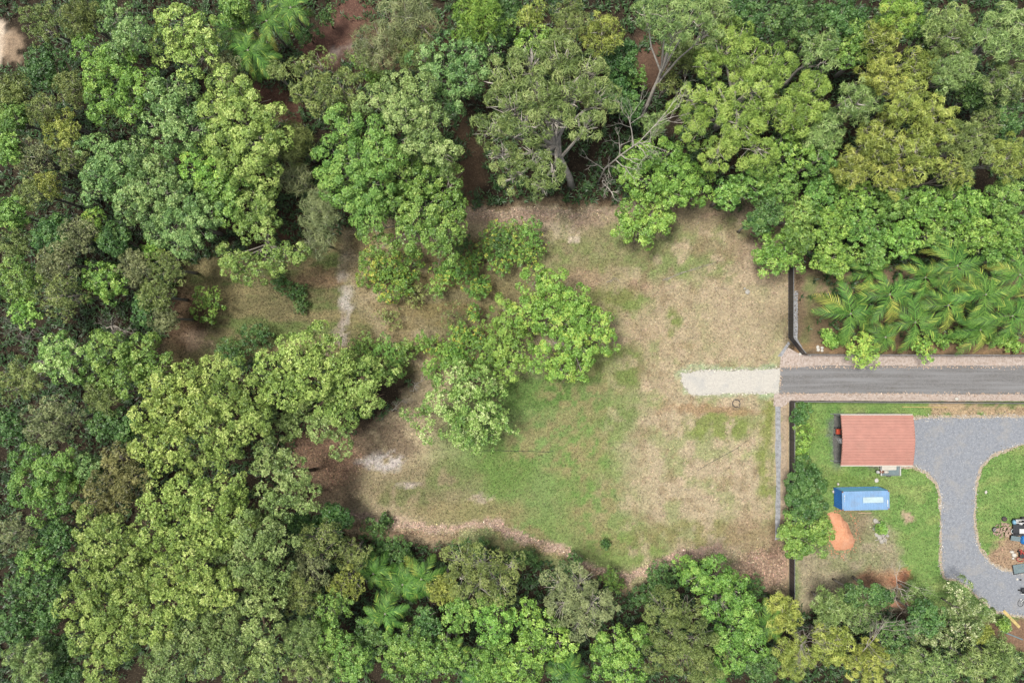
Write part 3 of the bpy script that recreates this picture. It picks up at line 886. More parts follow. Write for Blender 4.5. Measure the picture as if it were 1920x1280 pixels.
def ring_coil(px, py, r, n, rad, mat, name, label, cat):
    p0 = gp(px, py); m = MB(); rd = random.Random(5)
    path = []
    for i in range(n * 20 + 1):
        a = i / 20 * 2 * math.pi
        rr = r * (1 + .10 * math.sin(i * .37) + .06 * rd.uniform(-1, 1))
        path.append((rr * math.cos(a) + .03 * math.sin(i * .1), rr * math.sin(a), rad + .012 * (i // 20)))
    path += [(r * 1.1, .5, rad), (r * 1.35, .65, rad)]
    path = [(-r * .9, -r * 1.5, rad), (-.1, -r * 1.75, rad), (r * .7, -r * 1.3, rad)] + path
    m.tube(path, rad, 5)
    return tag(m.build(name, mat, None, p0), label, cat)
ring_coil(1380, 756, .50, 3, .028, M_BLACK, 'hose', 'coil of black hose on the grass beside the gravel track', 'hose')
def cable(pts, rad, mat, name, label, cat):
    p0 = gp(*pts[0])
    return tag(MB().tube([gp(a, b) - p0 + Vector((0, 0, rad)) for a, b in pts], rad, 5).build(name, mat, None, p0), label, cat)
cable([(888, 846), (920, 844), (960, 845), (1000, 846), (1030, 847), (1038, 844), (1036, 848)], .035, M_BLACK, 'hose', 'thin dark hose lying straight across the green lawn', 'hose')
cable([(1308, 882), (1330, 868), (1356, 854), (1382, 840), (1400, 826)], .03, M_BLACK, 'pipe', 'thin dark pipe lying slantwise on the dry grass', 'pipe')
def twiggy(pts, label):
    p0 = gp(*pts[0]); m = MB()
    for k in range(4):
        rd = random.Random(k)
        m.tube([gp(a + rd.uniform(-5, 5), b + rd.uniform(-3, 3)) - p0 + Vector((0, 0, .04)) for a, b in pts], [.03, .025, .015, .01][:len(pts)], 4)
    return tag(m.build('fallen_branch', BARK['grey'], None, p0), label, 'branch')
twiggy([(1245, 524), (1275, 514), (1305, 504), (1345, 490)], 'thin fallen branch lying on the patchy slope of the paddock')
twiggy([(1140, 528), (1155, 522), (1160, 528)], 'small tangle of fallen twigs on the patchy slope')

def wheel(px, py, r, label, tilt=(0, 0, 0), z=.12, rim=M_WHITE, group=None):
    w = thing('wheel', gp(px, py) + Vector((0, 0, 0)), label, 'wheel', group)
    t = MB().lathe([(r * .62, -.09), (r * .8, -.11), (r * .97, -.08), (r, 0), (r * .97, .08), (r * .8, .11), (r * .62, .09)], 20).build('tyre', M_RUBBER, w, (0, 0, z), tilt, True)
    MB().lathe([(r * .62, -.06), (r * .6, .05), (r * .35, .0), (r * .15, .03), (r * .12, .06)], 16).build('rim', rim, w, (0, 0, z + .055), tilt, True)
    return w
wheel(1882, 972, .34, 'wheel with a rusty rim lying on grass above the firewood', rim=M_RUST)
wheel(1864, 992, .36, 'wheel with a white rim at the left end of the firewood'.replace('left ', 'lawn '), rim=M_WHITE)

def logs():
    p0 = gp(1880, 994)
    w = thing('firewood_pile', p0, 'heap of split firewood on the island lawn', 'firewood')
    rd = random.Random(9)
    for i in range(70):
        a, rr = rd.uniform(0, 6.28), math.sqrt(rd.random())
        x, y = 1.25 * rr * math.cos(a), .95 * rr * math.sin(a)
        z = .08 + (1 - rr) * .55 * rd.uniform(.6, 1.1)
        an = rd.gauss(1.2, .6); l, r = rd.uniform(.32, .55), rd.uniform(.06, .1)
        m = MB()
        m.tube([(-l / 2, 0, 0), (l / 2, 0, 0)], r, rd.choice((3, 4, 5)))
        m.build('log', M_LOG, w, (x, y, z), (rd.uniform(0, 3), rd.uniform(-.4, .4), an))
logs()
# box trailer loaded with odds and ends
tr_p = gp(1912, 985)
tr = thing('trailer', tr_p, 'loaded box trailer with white side rails near the firewood', 'trailer')
MB().box(-1.2, 1.5, -.9, 1.0, .42, .48).build('floor', M_BLACK, tr)
for y in (-.92, 1.02):
    MB().box(-1.2, 1.5, y - .03, y + .03, .42, .82).build('side_panel', M_BLACK, tr)
for y, z in ((1.02, .95), (.62, 1.0)):
    MB().tube([(-1.2, y, z), (1.5, y, z + .03)], .05).build('side_rail', M_WHITE, tr)
for x in (-1.15, .2, 1.4):
    MB().tube([(x, 1.02, .4), (x, 1.02, 1.0), (x, .62, 1.02)], .03).build('upright', M_WHITE, tr)
for y in (-1.05, 1.15):
    MB().lathe([(.2, -.08), (.3, -.09), (.32, 0), (.3, .09), (.2, .08)], 16, axis='y').build('tyre', M_RUBBER, tr, (.2, y, .32))
def box_thing(name, px, py, sx, sy, z0, z1, mat, label, cat, rz=0., bev=.03):
    o = MB().box(-sx / 2, sx / 2, -sy / 2, sy / 2, 0, z1 - z0, bev=bev).build(name, mat, None, gp(px, py, z0), (0, 0, rz))
    return tag(o, label, cat)
def lump(name, px, py, sx, sy, h, mat, label, cat, seed=1, z0=0., rz=0.):
    rd = random.Random(seed); n = 16; vs = []; fs = []; R = 5
    for k in range(R + 1):
        t = k / R
        for i in range(n):
            a = 2 * math.pi * i / n
            q = math.cos(t * math.pi / 2) * (1 + rd.uniform(-.12, .12) * (0 < t < 1))
            vs.append((sx / 2 * q * math.cos(a), sy / 2 * q * math.sin(a), h * math.sin(t * math.pi / 2) * (1 + rd.uniform(-.15, .15) * (t > .2))))
    for k in range(R):
        for i in range(n):
            j = (i + 1) % n
            fs.append((k * n + i, k * n + j, (k + 1) * n + j, (k + 1) * n + i))
    fs.append(tuple(range(n - 1, -1, -1)))
    o = MB().add(vs, fs).build(name, mat, None, gp(px, py, z0), (0, 0, rz), smooth=True)
    return tag(o, label, cat)
lump('plastic_bag', 1901, 978, .55, .6, .45, M_PALEB, 'pale blue plastic bag on the trailer', 'bag', 3, .48)
lump('plastic_bag', 1906, 976, .3, .35, .35, M_WHITE, 'small white bag beside the pale blue bag', 'bag', 4, .48)
lump('plastic_bag', 1913, 981, .42, .34, .35, M_WHITE, 'white bundle in the middle of the loaded trailer', 'bag', 5, .48)
lump('plastic_bag', 1911, 975, .38, .25, .35, M_STONE, 'grey bundle against the trailer rail', 'bag', 6, .48)
lump('machine_part', 1919, 979, .7, .8, .4, M_BLACK, 'dark bundle at the far end of the trailer', 'bundle', 7, .48)
bk = thing('bucket', gp(1896, 994), 'white bucket holding dark water beside the firewood', 'bucket')
MB().lathe([(.22, 0), (.32, .42), (.33, .44), (.27, .44), (.25, .34)], 18).build('shell', M_WHITE, bk, smooth=True)
MB().lathe([(.255, .33), (.255, .345)], 18).build('water', M_TEAL, bk)
bt = thing('tub', gp(1913, 994), 'white rectangular tub with a lid beside the bucket', 'tub')
MB().box(-.42, .42, -.3, .3, 0, .45, bev=.04).build('body', M_WHITE, bt)
MB().box(-.45, .45, -.33, .33, .45, .51, bev=.03).build('lid', M_WHITE, bt)
box_thing('crate', 1905, 999, 1.3, .5, 0, .35, M_BLACK, 'low black crate beyond the white bucket', 'crate')
box_thing('crate', 1921, 1003, .7, .3, 0, .5, M_RED, 'dark red crate beyond the white tub', 'crate', .2)
o = MB().box(-.62, .62, -.32, .32, 0, .06).build('metal_sheet', M_SHEET, None, gp(1904, 1009, .42), (.1, 0, -.12)); tag(o, 'small grey sheet leaning beside the blue tarp', 'sheet')
MB().box(-.55, .55, -.26, .26, -.42, -.02).build('stand', M_BLACK, o)
lump('tarp_bundle', 1919, 1011, 1.1, 1.3, .7, M_TARP, 'bright blue tarp bundle near the trailer', 'tarp', 8)
# red and black machine with white sacks
mc = thing('garden_machine', gp(1913, 1039), 'red and black garden machine beside the white sacks', 'machine')
MB().box(-.35, .6, -.35, .35, .2, .55, bev=.08).build('body', M_BLACK, mc)
MB().tube([(-.5, .75, .5), (-.2, .55, .62), (.1, .2, .6)], .09).build('handle', M_RED, mc)
MB().tube([(-.3, .2, .55), (-.45, .6, .75), (-.25, .8, .6)], .08).build('fork', M_RED, mc)
for x, y in ((.6, -.35), (.6, .5), (-.3, .45)):
    MB().lathe([(.14, -.07), (.24, -.08), (.26, 0), (.24, .08), (.14, .07)], 16, axis='y').build('wheel', M_RUBBER, mc, (x, y, .26))
MB().tube([(-.2 + .45 * math.cos(t), -.55 + .28 * math.sin(t), .3) for t in np.linspace(0, 5.6, 14)], .05).build('guard', M_RED, mc)
lump('sack', 1901, 1040, .7, .6, .3, M_CLOTH, 'larger white sack beside the red and black machine', 'sack', 9)
lump('sack', 1897, 1034, .6, .4, .25, M_CLOTH, 'smaller cream sack beside the red and black machine', 'sack', 10)
lump('sack', 1899, 1046, .4, .3, .2, M_CLOTH, 'smallest white sack in the pile of sacks', 'sack', 11)
o = MB().box(-.78, .78, -.58, .58, 0, .07, bev=.01).build('metal_sheet', M_SHEET, None, gp(1910, 1065, 0) + Vector((0, 0, .05)), (0, .03, .16)); tag(o, 'large grey metal sheet lying on the ground past the machine', 'sheet')
MB().box(-.86, -.79, -.62, .62, -.05, .09).build('edge', M_BLACK, o); MB().box(-.86, .8, -.66, -.59, -.05, .09).build('edge', M_BLACK, o)
rock('stone', 1907, 1085, .17, M_STONEW, 'whiter of two pebbles on the gravel past the metal sheet', None, 71)
rock('stone', 1913, 1086, .16, M_BLACK, 'black stone on the gravel past the metal sheet', None, 72)
# bicycle lying at the yard's edge
by = thing('bicycle', gp(1914, 1128), 'dark bicycle lying flat on the gravel at the yard edge', 'bicycle')
for x, y in ((-.05, -.1), (.95, .35)):
    wl = MB(); wl.tube([(.36 * math.cos(t), .5 * math.sin(t), .05) for t in np.linspace(0, 2 * math.pi, 22)], .03, 5, False)
    wh = wl.build('wheel', M_RUBBER, by, (x, y, 0), (0, 0, -.3))
    for k in range(6):
        a = k * math.pi / 6
        MB().tube([(.34 * math.cos(a), .47 * math.sin(a), .05), (-.34 * math.cos(a), -.47 * math.sin(a), .05)], .006, 3).build('spoke', M_GALV, wh)
MB().tube([(-.05, -.1, .08), (.3, .3, .12), (.75, .5, .1), (.5, 0, .1), (-.05, -.1, .08)], .025).build('frame', M_GALV, by)
MB().tube([(.3, .3, .12), (.5, 0, .1), (.95, .35, .08)], .025).build('fork', M_GALV, by)
MB().box(-.15, .1, -.06, .06, .1, .17, at=(-.05, .38, 0), bev=.03).build('saddle', M_WHITE, by)
kb = thing('barrow', gp(1917, 1105), 'dark barrow with a white handle above the bicycle'.replace('above', 'beside'), 'barrow')
MB().add([(-.45, -.3, .5), (.6, -.3, .5), (.6, .35, .5), (-.45, .35, .5), (-.2, -.15, .2), (.4, -.15, .2), (.4, .2, .2), (-.2, .2, .2)], [(7, 6, 5, 4), (0, 1, 5, 4), (1, 2, 6, 5), (2, 3, 7, 6), (3, 0, 4, 7)]).build('tray', M_BLACK, kb)
MB().tube([(-.45, -.45, .3), (.7, -.5, .45)], .05).build('handle', M_WHITE, kb)
MB().lathe([(.1, -.05), (.19, -.06), (.2, 0), (.19, .06), (.1, .05)], 14, axis='y').build('wheel', M_RUBBER, kb, (-.5, 0, .2))
# planks
def plank(px0, py0, px1, py1, w, mat, label, name='plank'):
    a, b = gp(px0, py0), gp(px1, py1); d = b - a
    o = MB().box(0, d.length, -w / 2, w / 2, 0.01, .09, bev=.012).build(name, mat, None, a, (0, 0, math.atan2(d.y, d.x)))
    return tag(o, label, 'plank')
plank(1881, 1144, 1911, 1175, .38, M_YEL, 'wide yellowed plank lying on bare soil past the bicycle')
plank(1877, 1182, 1917, 1198, .16, M_SHEET, 'narrow grey steel channel among the weeds by the yellowed plank', 'steel_channel')['category'] = 'channel'
plank(1691, 762.5, 1776, 763.5, .09, M_YEL, 'long thin pale pole on the grass strip behind the carport', 'pole')['category'] = 'pole'
plank(1609, 961, 1634, 961, .10, M_TIMBER, 'short pale board against the blue container')
for i, (x0, y0, x1, y1) in enumerate([(1645, 1197, 1690, 1199), (1642, 1202, 1695, 1204), (1610, 1205, 1650, 1207)]):
    o = plank(x0, y0, x1, y1, .2, M_GALV, 'grey steel length stacked on the ground under the pale-branched trees', 'steel_length'); o['group'] = 'steel lengths under the trees'; o['category'] = 'steel'
# inside and beside the carport
mw = thing('ride_on_mower', gp(1573, 808), 'orange ride-on mower parked under the carport end', 'mower')
MB().box(-.55, .45, -.35, .35, .25, .62, bev=.08).build('bonnet', M_ORANGE, mw)
MB().box(-.1, .38, -.22, .22, .62, .72, bev=.04).build('seat', M_BLACK, mw)
MB().box(-.35, .9, -.55, .55, .12, .24, bev=.04).build('deck', M_BLACK, mw)
for x, y, r in ((-.5, -.45, .2), (-.5, .45, .2), (.55, -.5, .28), (.55, .5, .28)):
    MB().lathe([(r * .5, -.09), (r * .95, -.11), (r, 0), (r * .95, .11), (r * .5, .09)], 16, axis='y').build('wheel', M_RUBBER, mw, (x, y, r))
MB().tube([(-.15, 0, .6), (.02, 0, .9)], .025).build('steering_column', M_BLACK, mw)
MB().lathe([(.17, 0), (.18, .03)], 14).build('steering_wheel', M_BLACK, mw, (.02, 0, .9))
box_thing('box', 1573, 825, .42, .62, 0, .8, M_WHITE, 'white box standing beside the orange mower', 'box', .5)
# trailer on the lawn side of the carport
t2 = thing('trailer', gp(1664, 881), 'small tipped-load trailer with white frame along the carport side', 'trailer')
MB().box(-1.15, 1.25, -.55, .55, .45, .50).build('floor', M_SHEET, t2)
for y in (-.57, .57):
    MB().box(-1.2, 1.3, y - .025, y + .025, .45, .78).build('side_panel', M_GALV, t2)
for x in (-1.2, 1.3):
    MB().box(x - .04, x + .04, -.6, .6, .45, .80).build('end_panel', M_WHITE, t2)
for y in (-.68, .68):
    MB().lathe([(.18, -.08), (.28, -.09), (.3, 0), (.28, .09), (.18, .08)], 16, axis='y').build('wheel', M_RUBBER, t2, (0, y, .3))
MB().tube([(-1.2, 0, .42), (-1.7, 0, .4)], .04).build('tow_bar', M_GALV, t2)
MB().box(1.32, 1.46, -.62, -.45, .4, .6, bev=.03).build('lamp', M_WHITE, t2)
o = MB().box(-.95, .95, -.32, .32, 0, .03).build('board_sheet', M_TRIM, None, gp(1667, 876.5, 1.0), (.15, 0, .03)); tag(o, 'cream sheet laid over the small trailer beside the carport', 'sheet')
lump('junk_bundle', 1652, 884, .8, .5, .35, M_RUST, 'brown bundle in the small trailer beside the carport', 'bundle', 14, .5)
lump('junk_bundle', 1661, 884, .7, .45, .3, M_CLOTH, 'white bundle in the small trailer beside the carport', 'bundle', 15, .5)
lump('junk_bundle', 1645, 884, .4, .5, .5, M_WHITE, 'white tank at the tow bar of the small trailer', 'tank', 16, .5)
lump('plastic_bag', 1563, 921, .45, .5, .3, M_CLOTH, 'white bag on the grass at the container corner', 'bag', 17)
lump('plastic_bag', 1571, 907, .3, .4, .3, M_CLOTH, 'smaller pale bag just off the container corner', 'bag', 18)
rock('stone', 1643, 900, .3, M_STONEW, 'flat pale stone on the lawn between carport and container', None, 75)

# ------------------------------------------------------------------ trees
class St:
    def __init__(s, **k): s.__dict__.update(k)
STY = {
 'broad':   St(name='broadleaf_tree', br=.72, bk=.34, sp=.25, m=4, L=.25, W=.165, el=(.05, .75), mode='ros', desc='clumped broadleaf tree', tw=7, bark='grey'),
 'shrub':   St(name='shrub', br=.50, bk=.36, sp=.24, m=4, L=.23, W=.14, el=(.05, .8), mode='ros', desc='leafy shrub', tw=3, bark='brown'),
 'tip':     St(name='dense_tree', br=.72, bk=.36, sp=.27, m=5, L=.27, W=.13, el=(.15, .95), mode='ros', desc='dense pale-tipped tree', tw=9, bark='brown'),
 'feather': St(name='gum_tree', br=.68, bk=.36, sp=.25, m=5, L=.42, W=.08, el=(-.5, .7), mode='tuft', desc='feathery thin-leaved tree', tw=11, bark='pale'),
 'fuzzy':   St(name='fine_leaved_tree', br=.66, bk=.36, sp=.23, m=4, L=.27, W=.085, el=(-.3, 1.0), mode='tuft', desc='fine-leaved tree', tw=10, bark='grey'),
 'wispy':   St(name='wispy_tree', br=.9, bk=.26, sp=.36, m=5, L=.75, W=.05, el=(-.6, .5), mode='tuft', desc='wispy needle-leaved tree', tw=14, bark='grey'),
 'pine':    St(name='conifer_tree', br=.46, bk=.5, sp=.24, m=6, L=.34, W=.07, el=(.2, 1.2), mode='tuft', desc='conifer', tw=5, bark='brown'),
}
COLN = {'bright': 'bright green', 'yellow': 'yellow-green', 'lime': 'lime green', 'fresh': 'fresh green', 'blue': 'blue-green', 'mid': 'mid-green', 'dark': 'dark green', 'olive': 'olive',
        'grey': 'grey-green', 'gold': 'golden olive', 'gum': 'soft green', 'pale': 'pale green', 'brown': 'brownish olive', 'flower': 'white-tipped', 'pine': 'bright green', 'palm': 'green', 'fleck': 'yellow-flecked green'}

def crown_geo(lobes, st, rng, dens=1.0):
    PP, NN, TT = [], [], []
    for c, R, Rz in lobes:
        nb = max(6, int(.9 * st.bk * 2 * math.pi * R * R / st.br ** 2))
        i = np.arange(nb) + .5
        z = 1 - i / nb * 1.14
        z = np.clip(z + rng.normal(0, .06, nb), -.45, 1)
        ph = i * 2.399963 + rng.normal(0, .35, nb) + rng.random() * 6
        q = np.sqrt(1 - z * z)
        u = np.stack([q * np.cos(ph), q * np.sin(ph), z], 1)
        f = rng.uniform(.82, 1.04, nb)[:, None]
        bc = np.array(c) + u * np.array([R, R, Rz]) * f
        br = st.br * rng.uniform(.62, 1.25, nb) * min(1.0, .45 + R / 4.0)
        nr = max(5, int(dens * 2 * math.pi * .9 * (st.br * min(1.0, .45 + R / 4.0)) ** 2 / st.sp ** 2))
        d = rng.normal(size=(nb, nr, 3)); d /= np.linalg.norm(d, axis=2, keepdims=True)
        d = d + .6 * u[:, None, :] + np.array([0, 0, .38]); d /= np.linalg.norm(d, axis=2, keepdims=True)
        p = bc[:, None, :] + d * (br[:, None] * rng.uniform(.78, 1.06, (nb, nr)))[..., None] * np.array([1, 1, .85])
        t = (.40 * rng.random(nb)[:, None] + .34 * rng.random((nb, nr)))
        if st.mode == 'ros' or st.name != 'wispy_tree':      # sparser foliage deeper in the lobe
            ni = int(nb * nr * .12)
            ud = rng.normal(size=(ni, 3)); ud /= np.linalg.norm(ud, axis=1, keepdims=True)
            ud[:, 2] = np.abs(ud[:, 2]) * 1.1 - .3
            PP.append(np.array(c) + ud * np.array([R, R, Rz]) * rng.uniform(.45, .85, (ni, 1))); NN.append(ud / np.linalg.norm(ud, axis=1, keepdims=True)); TT.append(.74 * rng.random(ni))
        PP.append(p.reshape(-1, 3)); NN.append(d.reshape(-1, 3)); TT.append(t.ravel())
    Pt, N, Tn = np.concatenate(PP), np.concatenate(NN), np.concatenate(TT)
    n = len(Pt); m = st.m
    a = np.where(np.abs(N[:, 2:3]) < .9, np.array([[0, 0, 1.]]), np.array([[1., 0, 0]]))
    t1 = np.cross(N, a); t1 /= np.linalg.norm(t1, axis=1, keepdims=True); t2 = np.cross(N, t1)
    az = (np.arange(m) * 2 * math.pi / m)[None, :] + rng.uniform(0, 6.28, (n, 1)) + rng.normal(0, .3, (n, m))
    el = rng.uniform(st.el[0], st.el[1], (n, m))
    l = (np.cos(el) * np.cos(az))[..., None] * t1[:, None] + (np.cos(el) * np.sin(az))[..., None] * t2[:, None] + np.sin(el)[..., None] * N[:, None]
    if st.mode == 'tuft':
        l = l + np.array([0, 0, -.18]); l /= np.linalg.norm(l, axis=2, keepdims=True)
        w = np.cross(l, rng.normal(size=(n, m, 3)))
    else:
        w = np.cross(l, N[:, None])
    w /= np.linalg.norm(w, axis=2, keepdims=True) + 1e-9
    Ln = st.L * rng.uniform(.65, 1.25, (n, m, 1)); Wd = st.W * rng.uniform(.7, 1.2, (n, m, 1))
    p = Pt[:, None]
    if st.mode == 'tuft':
        A = p - w * Wd * .5; B = p + w * Wd * .5; Cc = p + l * Ln
    else:
        A = p + l * Ln * .05; B = p + l * Ln * .62 + w * Wd * .62; Cc = p + l * Ln - w * Wd * .38
    co = np.stack([A, B, Cc], 2).reshape(-1, 3)
    tone = np.clip((Tn[:, None] + .26 * rng.random((n, m)) - .5) * 1.35 + .5, 0, 1).ravel()
    return co, tone

TREES = []          # (root, colour+kind description, world position) for trees that still need a label
LANDMARKS = []      # (phrase, position)
NTRI = [0]
seed_ = [100]

def auto_lobes(x, y, r, rd):
    if r <= 26:
        return [(x + r * d_ * math.cos(a_), y + r * d_ * math.sin(a_), r * q_) for a_, d_, q_ in ((0, 0, .7), (rd.uniform(0, 2), .5, .58), (rd.uniform(2, 4), .5, .6), (rd.uniform(4, 6), .5, .55))]
    out = [(x, y, r * .52)]
    n = rd.choice((5, 6, 6, 7)); a0 = rd.uniform(0, 6)
    for k in range(n):
        a = a0 + 2 * math.pi * k / n + rd.uniform(-.3, .3); d = r * rd.uniform(.46, .64)
        out.append((x + d * math.cos(a), y + d * math.sin(a), r * rd.uniform(.34, .48)))
    return out

import copy
def tree(kind, mat, h, lobes, label=None, base=None, dens=1.0, group=None, trunk_r=None, twigs=None, bark=None, zs=.8):
    st = copy.copy(STY[kind]); seed_[0] += 1
    rd = random.Random(seed_[0]); lk = rd.uniform(.82, 1.14); st.L *= lk; st.W *= lk; st.sp *= lk; st.br *= rd.uniform(.85, 1.2); rng = np.random.default_rng(seed_[0])
    if isinstance(lobes, tuple): lobes = auto_lobes(*lobes, rd)
    cx = sum(l[0] * l[2] for l in lobes) / sum(l[2] for l in lobes); cy = sum(l[1] * l[2] for l in lobes) / sum(l[2] for l in lobes)
    mr = max(math.hypot(l[0] - cx, l[1] - cy) for l in lobes) + 8
    W = []
    for x, y, r in lobes:
        q = math.hypot(x - cx, y - cy) / mr
        R = r * mpp(h * .85) * .92; Rz = min(zs * R, h * .45)
        top = h * (1 - .16 * q * q) * rd.uniform(.86, 1.03)
        zc = max(top - Rz, Rz * .75)
        W.append((gp(x, y, zc + .5 * Rz), R, Rz, zc))
    if base is None:
        b = Vector((sum(w[0].x * w[1] for w in W) / sum(w[1] for w in W), sum(w[0].y * w[1] for w in W) / sum(w[1] for w in W), 0))
    else:
        b = gp(*base)
    root = thing(st.name, b, label, 'shrub' if kind == 'shrub' else 'tree', group)
    LW = [((p.x - b.x, p.y - b.y, zc), R, Rz) for p, R, Rz, zc in W]
    co, tone = crown_geo(LW, st, rng, dens)
    NTRI[0] += len(tone)
    obj('crown', np_mesh('crown', co, 3, LM[mat], tone), root)
    # trunk and limbs
    bk = BARK[bark or st.bark]
    tr = trunk_r or max(.05, .016 * h + .02)
    ctr = Vector((sum(l[0][0] for l in LW) / len(LW), sum(l[0][1] for l in LW) / len(LW), 0))
    fz = h * .42
    f = Vector((ctr.x * .45 + rd.uniform(-.2, .2), ctr.y * .45 + rd.uniform(-.2, .2), fz))
    f2 = Vector((ctr.x * .8 + rd.uniform(-.4, .4), ctr.y * .8 + rd.uniform(-.4, .4), h * .64))
    MB().tube([(0, 0, -.1), (f.x * .25 + rd.uniform(-.1, .1), f.y * .25, fz * .35), (f.x * .6, f.y * .6 + rd.uniform(-.1, .1), fz * .7), f, f2], [tr * 1.25, tr, tr * .9, tr * .75, tr * .45], 7).build('trunk', bk, root, smooth=True)
    nt = st.tw if twigs is None else twigs
    for (c, R, Rz) in LW:
        m = MB(); c = Vector(c)
        f0 = f.lerp(f2, rd.uniform(-.25, .9))
        mid = f0.lerp(c, .5) + Vector((rd.uniform(-.3, .3), rd.uniform(-.3, .3), -.08 * R))
        e = c + Vector((0, 0, .1 * Rz))
        r0 = tr * .55
        m.tube([f0, mid, e], [r0, r0 * .7, r0 * .42], 5)
        for k in range(int(nt * min(1.3, .4 + R / 3))):
            a = rd.uniform(0, 6.28); el = rd.uniform(-.1, 1.2); rr = rd.uniform(.9, 1.22)
            tip = c + Vector((R * rr * math.cos(a) * math.cos(el), R * rr * math.sin(a) * math.cos(el), Rz * rr * math.sin(el)))
            s = mid.lerp(e, rd.uniform(.4, 1))
            kn = s.lerp(tip, .5) + Vector((rd.uniform(-.15, .15), rd.uniform(-.15, .15), rd.uniform(-.1, .2))) * R
            m.tube([s, kn, tip], [r0 * .42, r0 * .28, .012], 3, False)
        m.build('limb', bk, root)
    TREES.append((root, COLN[mat] + ' ' + st.desc, b))
    return root

def dead_tree(base, h, tips, label, mat='pale', r=.14, name='dead_tree', n=5):
    """a bare tree: trunk through given (px, py, z) points, branches forking from it"""
    rd = random.Random(len(label)); b = gp(*base)
    root = thing(name, b, label, 'tree')
    pts = [Vector((0, 0, -.1))] + [gp(x, y, z) - b for x, y, z in tips]
    rad = [r * (1 - .75 * i / (len(pts) - 1)) for i in range(len(pts))]
    MB().tube(pts, rad, 7).build('trunk', BARK[mat], root, smooth=True)
    def br(m, p, d, l, r_, dep):
        q = p + d * l * .5 + Vector((rd.uniform(-.1, .1), rd.uniform(-.1, .1), rd.uniform(-.05, .1))) * l
        e = q + (d + Vector((rd.uniform(-.35, .35), rd.uniform(-.35, .35), rd.uniform(-.1, .3)))).normalized() * l * .5
        m.tube([p, q, e], [r_, r_ * .75, r_ * .45], 4, False)
        if dep > 0:
            for k in range(rd.choice((2, 3, 3))):
                dd = (d + Vector((rd.uniform(-.8, .8), rd.uniform(-.8, .8), rd.uniform(-.3, .5)))).normalized()
                br(m, q.lerp(e, rd.uniform(0, 1)), dd, l * rd.uniform(.5, .75), r_ * .5, dep - 1)
    for i in range(1, len(pts)):
        for k in range(n if i > 1 else max(1, n // 3)):
            m = MB(); a = rd.uniform(0, 6.28)
            dirn = (pts[i] - pts[i - 1]).normalized()
            d = (dirn * .7 + Vector((math.cos(a), math.sin(a), rd.uniform(0, .5))) * .8).normalized()
            br(m, pts[i - 1].lerp(pts[i], rd.uniform(.4, 1)), d, h * rd.uniform(.14, .28), rad[i] * .8 + .015, 3)
            m.build('limb', BARK[mat], root)
    return root

# ---- palms
def frond_mesh(L, seed, mat):
    rng = np.random.default_rng(seed); k = 19
    droop = rng.uniform(.45, .9); twist = rng.uniform(-.2, .2)
    def ax(t): return np.array([L * (t - .16 * t * t), twist * .3 * L * t * t, L * (.30 * t - droop * t * t)])
    co, tone = [], []
    for i in range(k):
        t = .10 + .90 * i / (k - 1); p = ax(t); dx = ax(min(1, t + .02)) - ax(t - .02); dx /= np.linalg.norm(dx)
        ll = L * .29 * (math.sin(math.pi * min(1, .18 + .80 * t)) ** .6) * rng.uniform(.85, 1.1)
        for s in (-1, 1):
            sd_ = np.array([-dx[1], dx[0], 0]) * s; sd_ /= np.linalg.norm(sd_)
            d = sd_ * .8 + dx * (.7 + .5 * t) + np.array([0, 0, .18 - .35 * t]) + rng.normal(0, .05, 3); d /= np.linalg.norm(d)
            w = dx * .040 * L / 3
            e = p + d * ll * .55; tip = p + d * ll + np.array([0, 0, -.22 * ll])
            tn = .15 + .5 * rng.random() + .3 * (rng.random() < .12)
            co += [p - w, p + w, e + w * .9, p - w, e + w * .9, e - w * .9, e - w * .9, e + w * .9, tip]; tone += [tn, tn, tn + .05]
    # midrib
    for i in range(12):
        t0, t1 = i / 12, (i + 1) / 12; a, b = ax(t0), ax(t1); w = np.array([0, .035 * (1 - .8 * t0), 0]); u = np.array([0, 0, .03])
        co += [a - w, b - w * .9, b + u, a - w, b + u, a + u, a + w, b + u, b + w * .9, a + w, a + u, b + u]; tone += [.5] * 4
    return np_mesh('frond', np.array(co), 3, mat, np.clip(np.array(tone), 0, 1))
FRONDS = [frond_mesh(3.0, s, LM['palm']) for s in range(5)]
FRONDS += [frond_mesh(3.0, s, LM['palmold']) for s in (7, 8)]
def palm(px, py, h, L=3.3, nf=11, label=None, group=None, lean=(0, 0)):
    seed_[0] += 1; rd = random.Random(seed_[0])
    top = gp(px, py, h); b = Vector((top.x + lean[0], top.y + lean[1], 0))
    root = thing('palm_tree', b, label, 'palm', group)
    t = top - b
    MB().tube([(0, 0, -.1), (t.x * .3, t.y * .3, h * .4), (t.x * .7, t.y * .7, h * .75), (t.x, t.y, h + .1)], [.17, .13, .11, .12], 8).build('trunk', BARK['grey'], root, smooth=True)
    for i in range(nf):
        az = i * 2.39996 + rd.uniform(-.25, .25); young = i / nf
        o = obj('frond', FRONDS[rd.randrange(5) if i > 3 or rd.random() < .75 else rd.randrange(5, 7)], root, (t.x, t.y, h), (rd.uniform(-.3, .3), .30 - 1.0 * young ** 1.5 + rd.uniform(-.1, .1), az))
        o.scale = (L / 3 * 1.18 * rd.uniform(.8, 1.15) * (1 - .25 * young),) * 3
    TREES.append((root, 'green palm tree', b))
    return root

# ------------------------------------------------------------------ what grows where (photo pixels of crowns, heights in metres)
R = tree
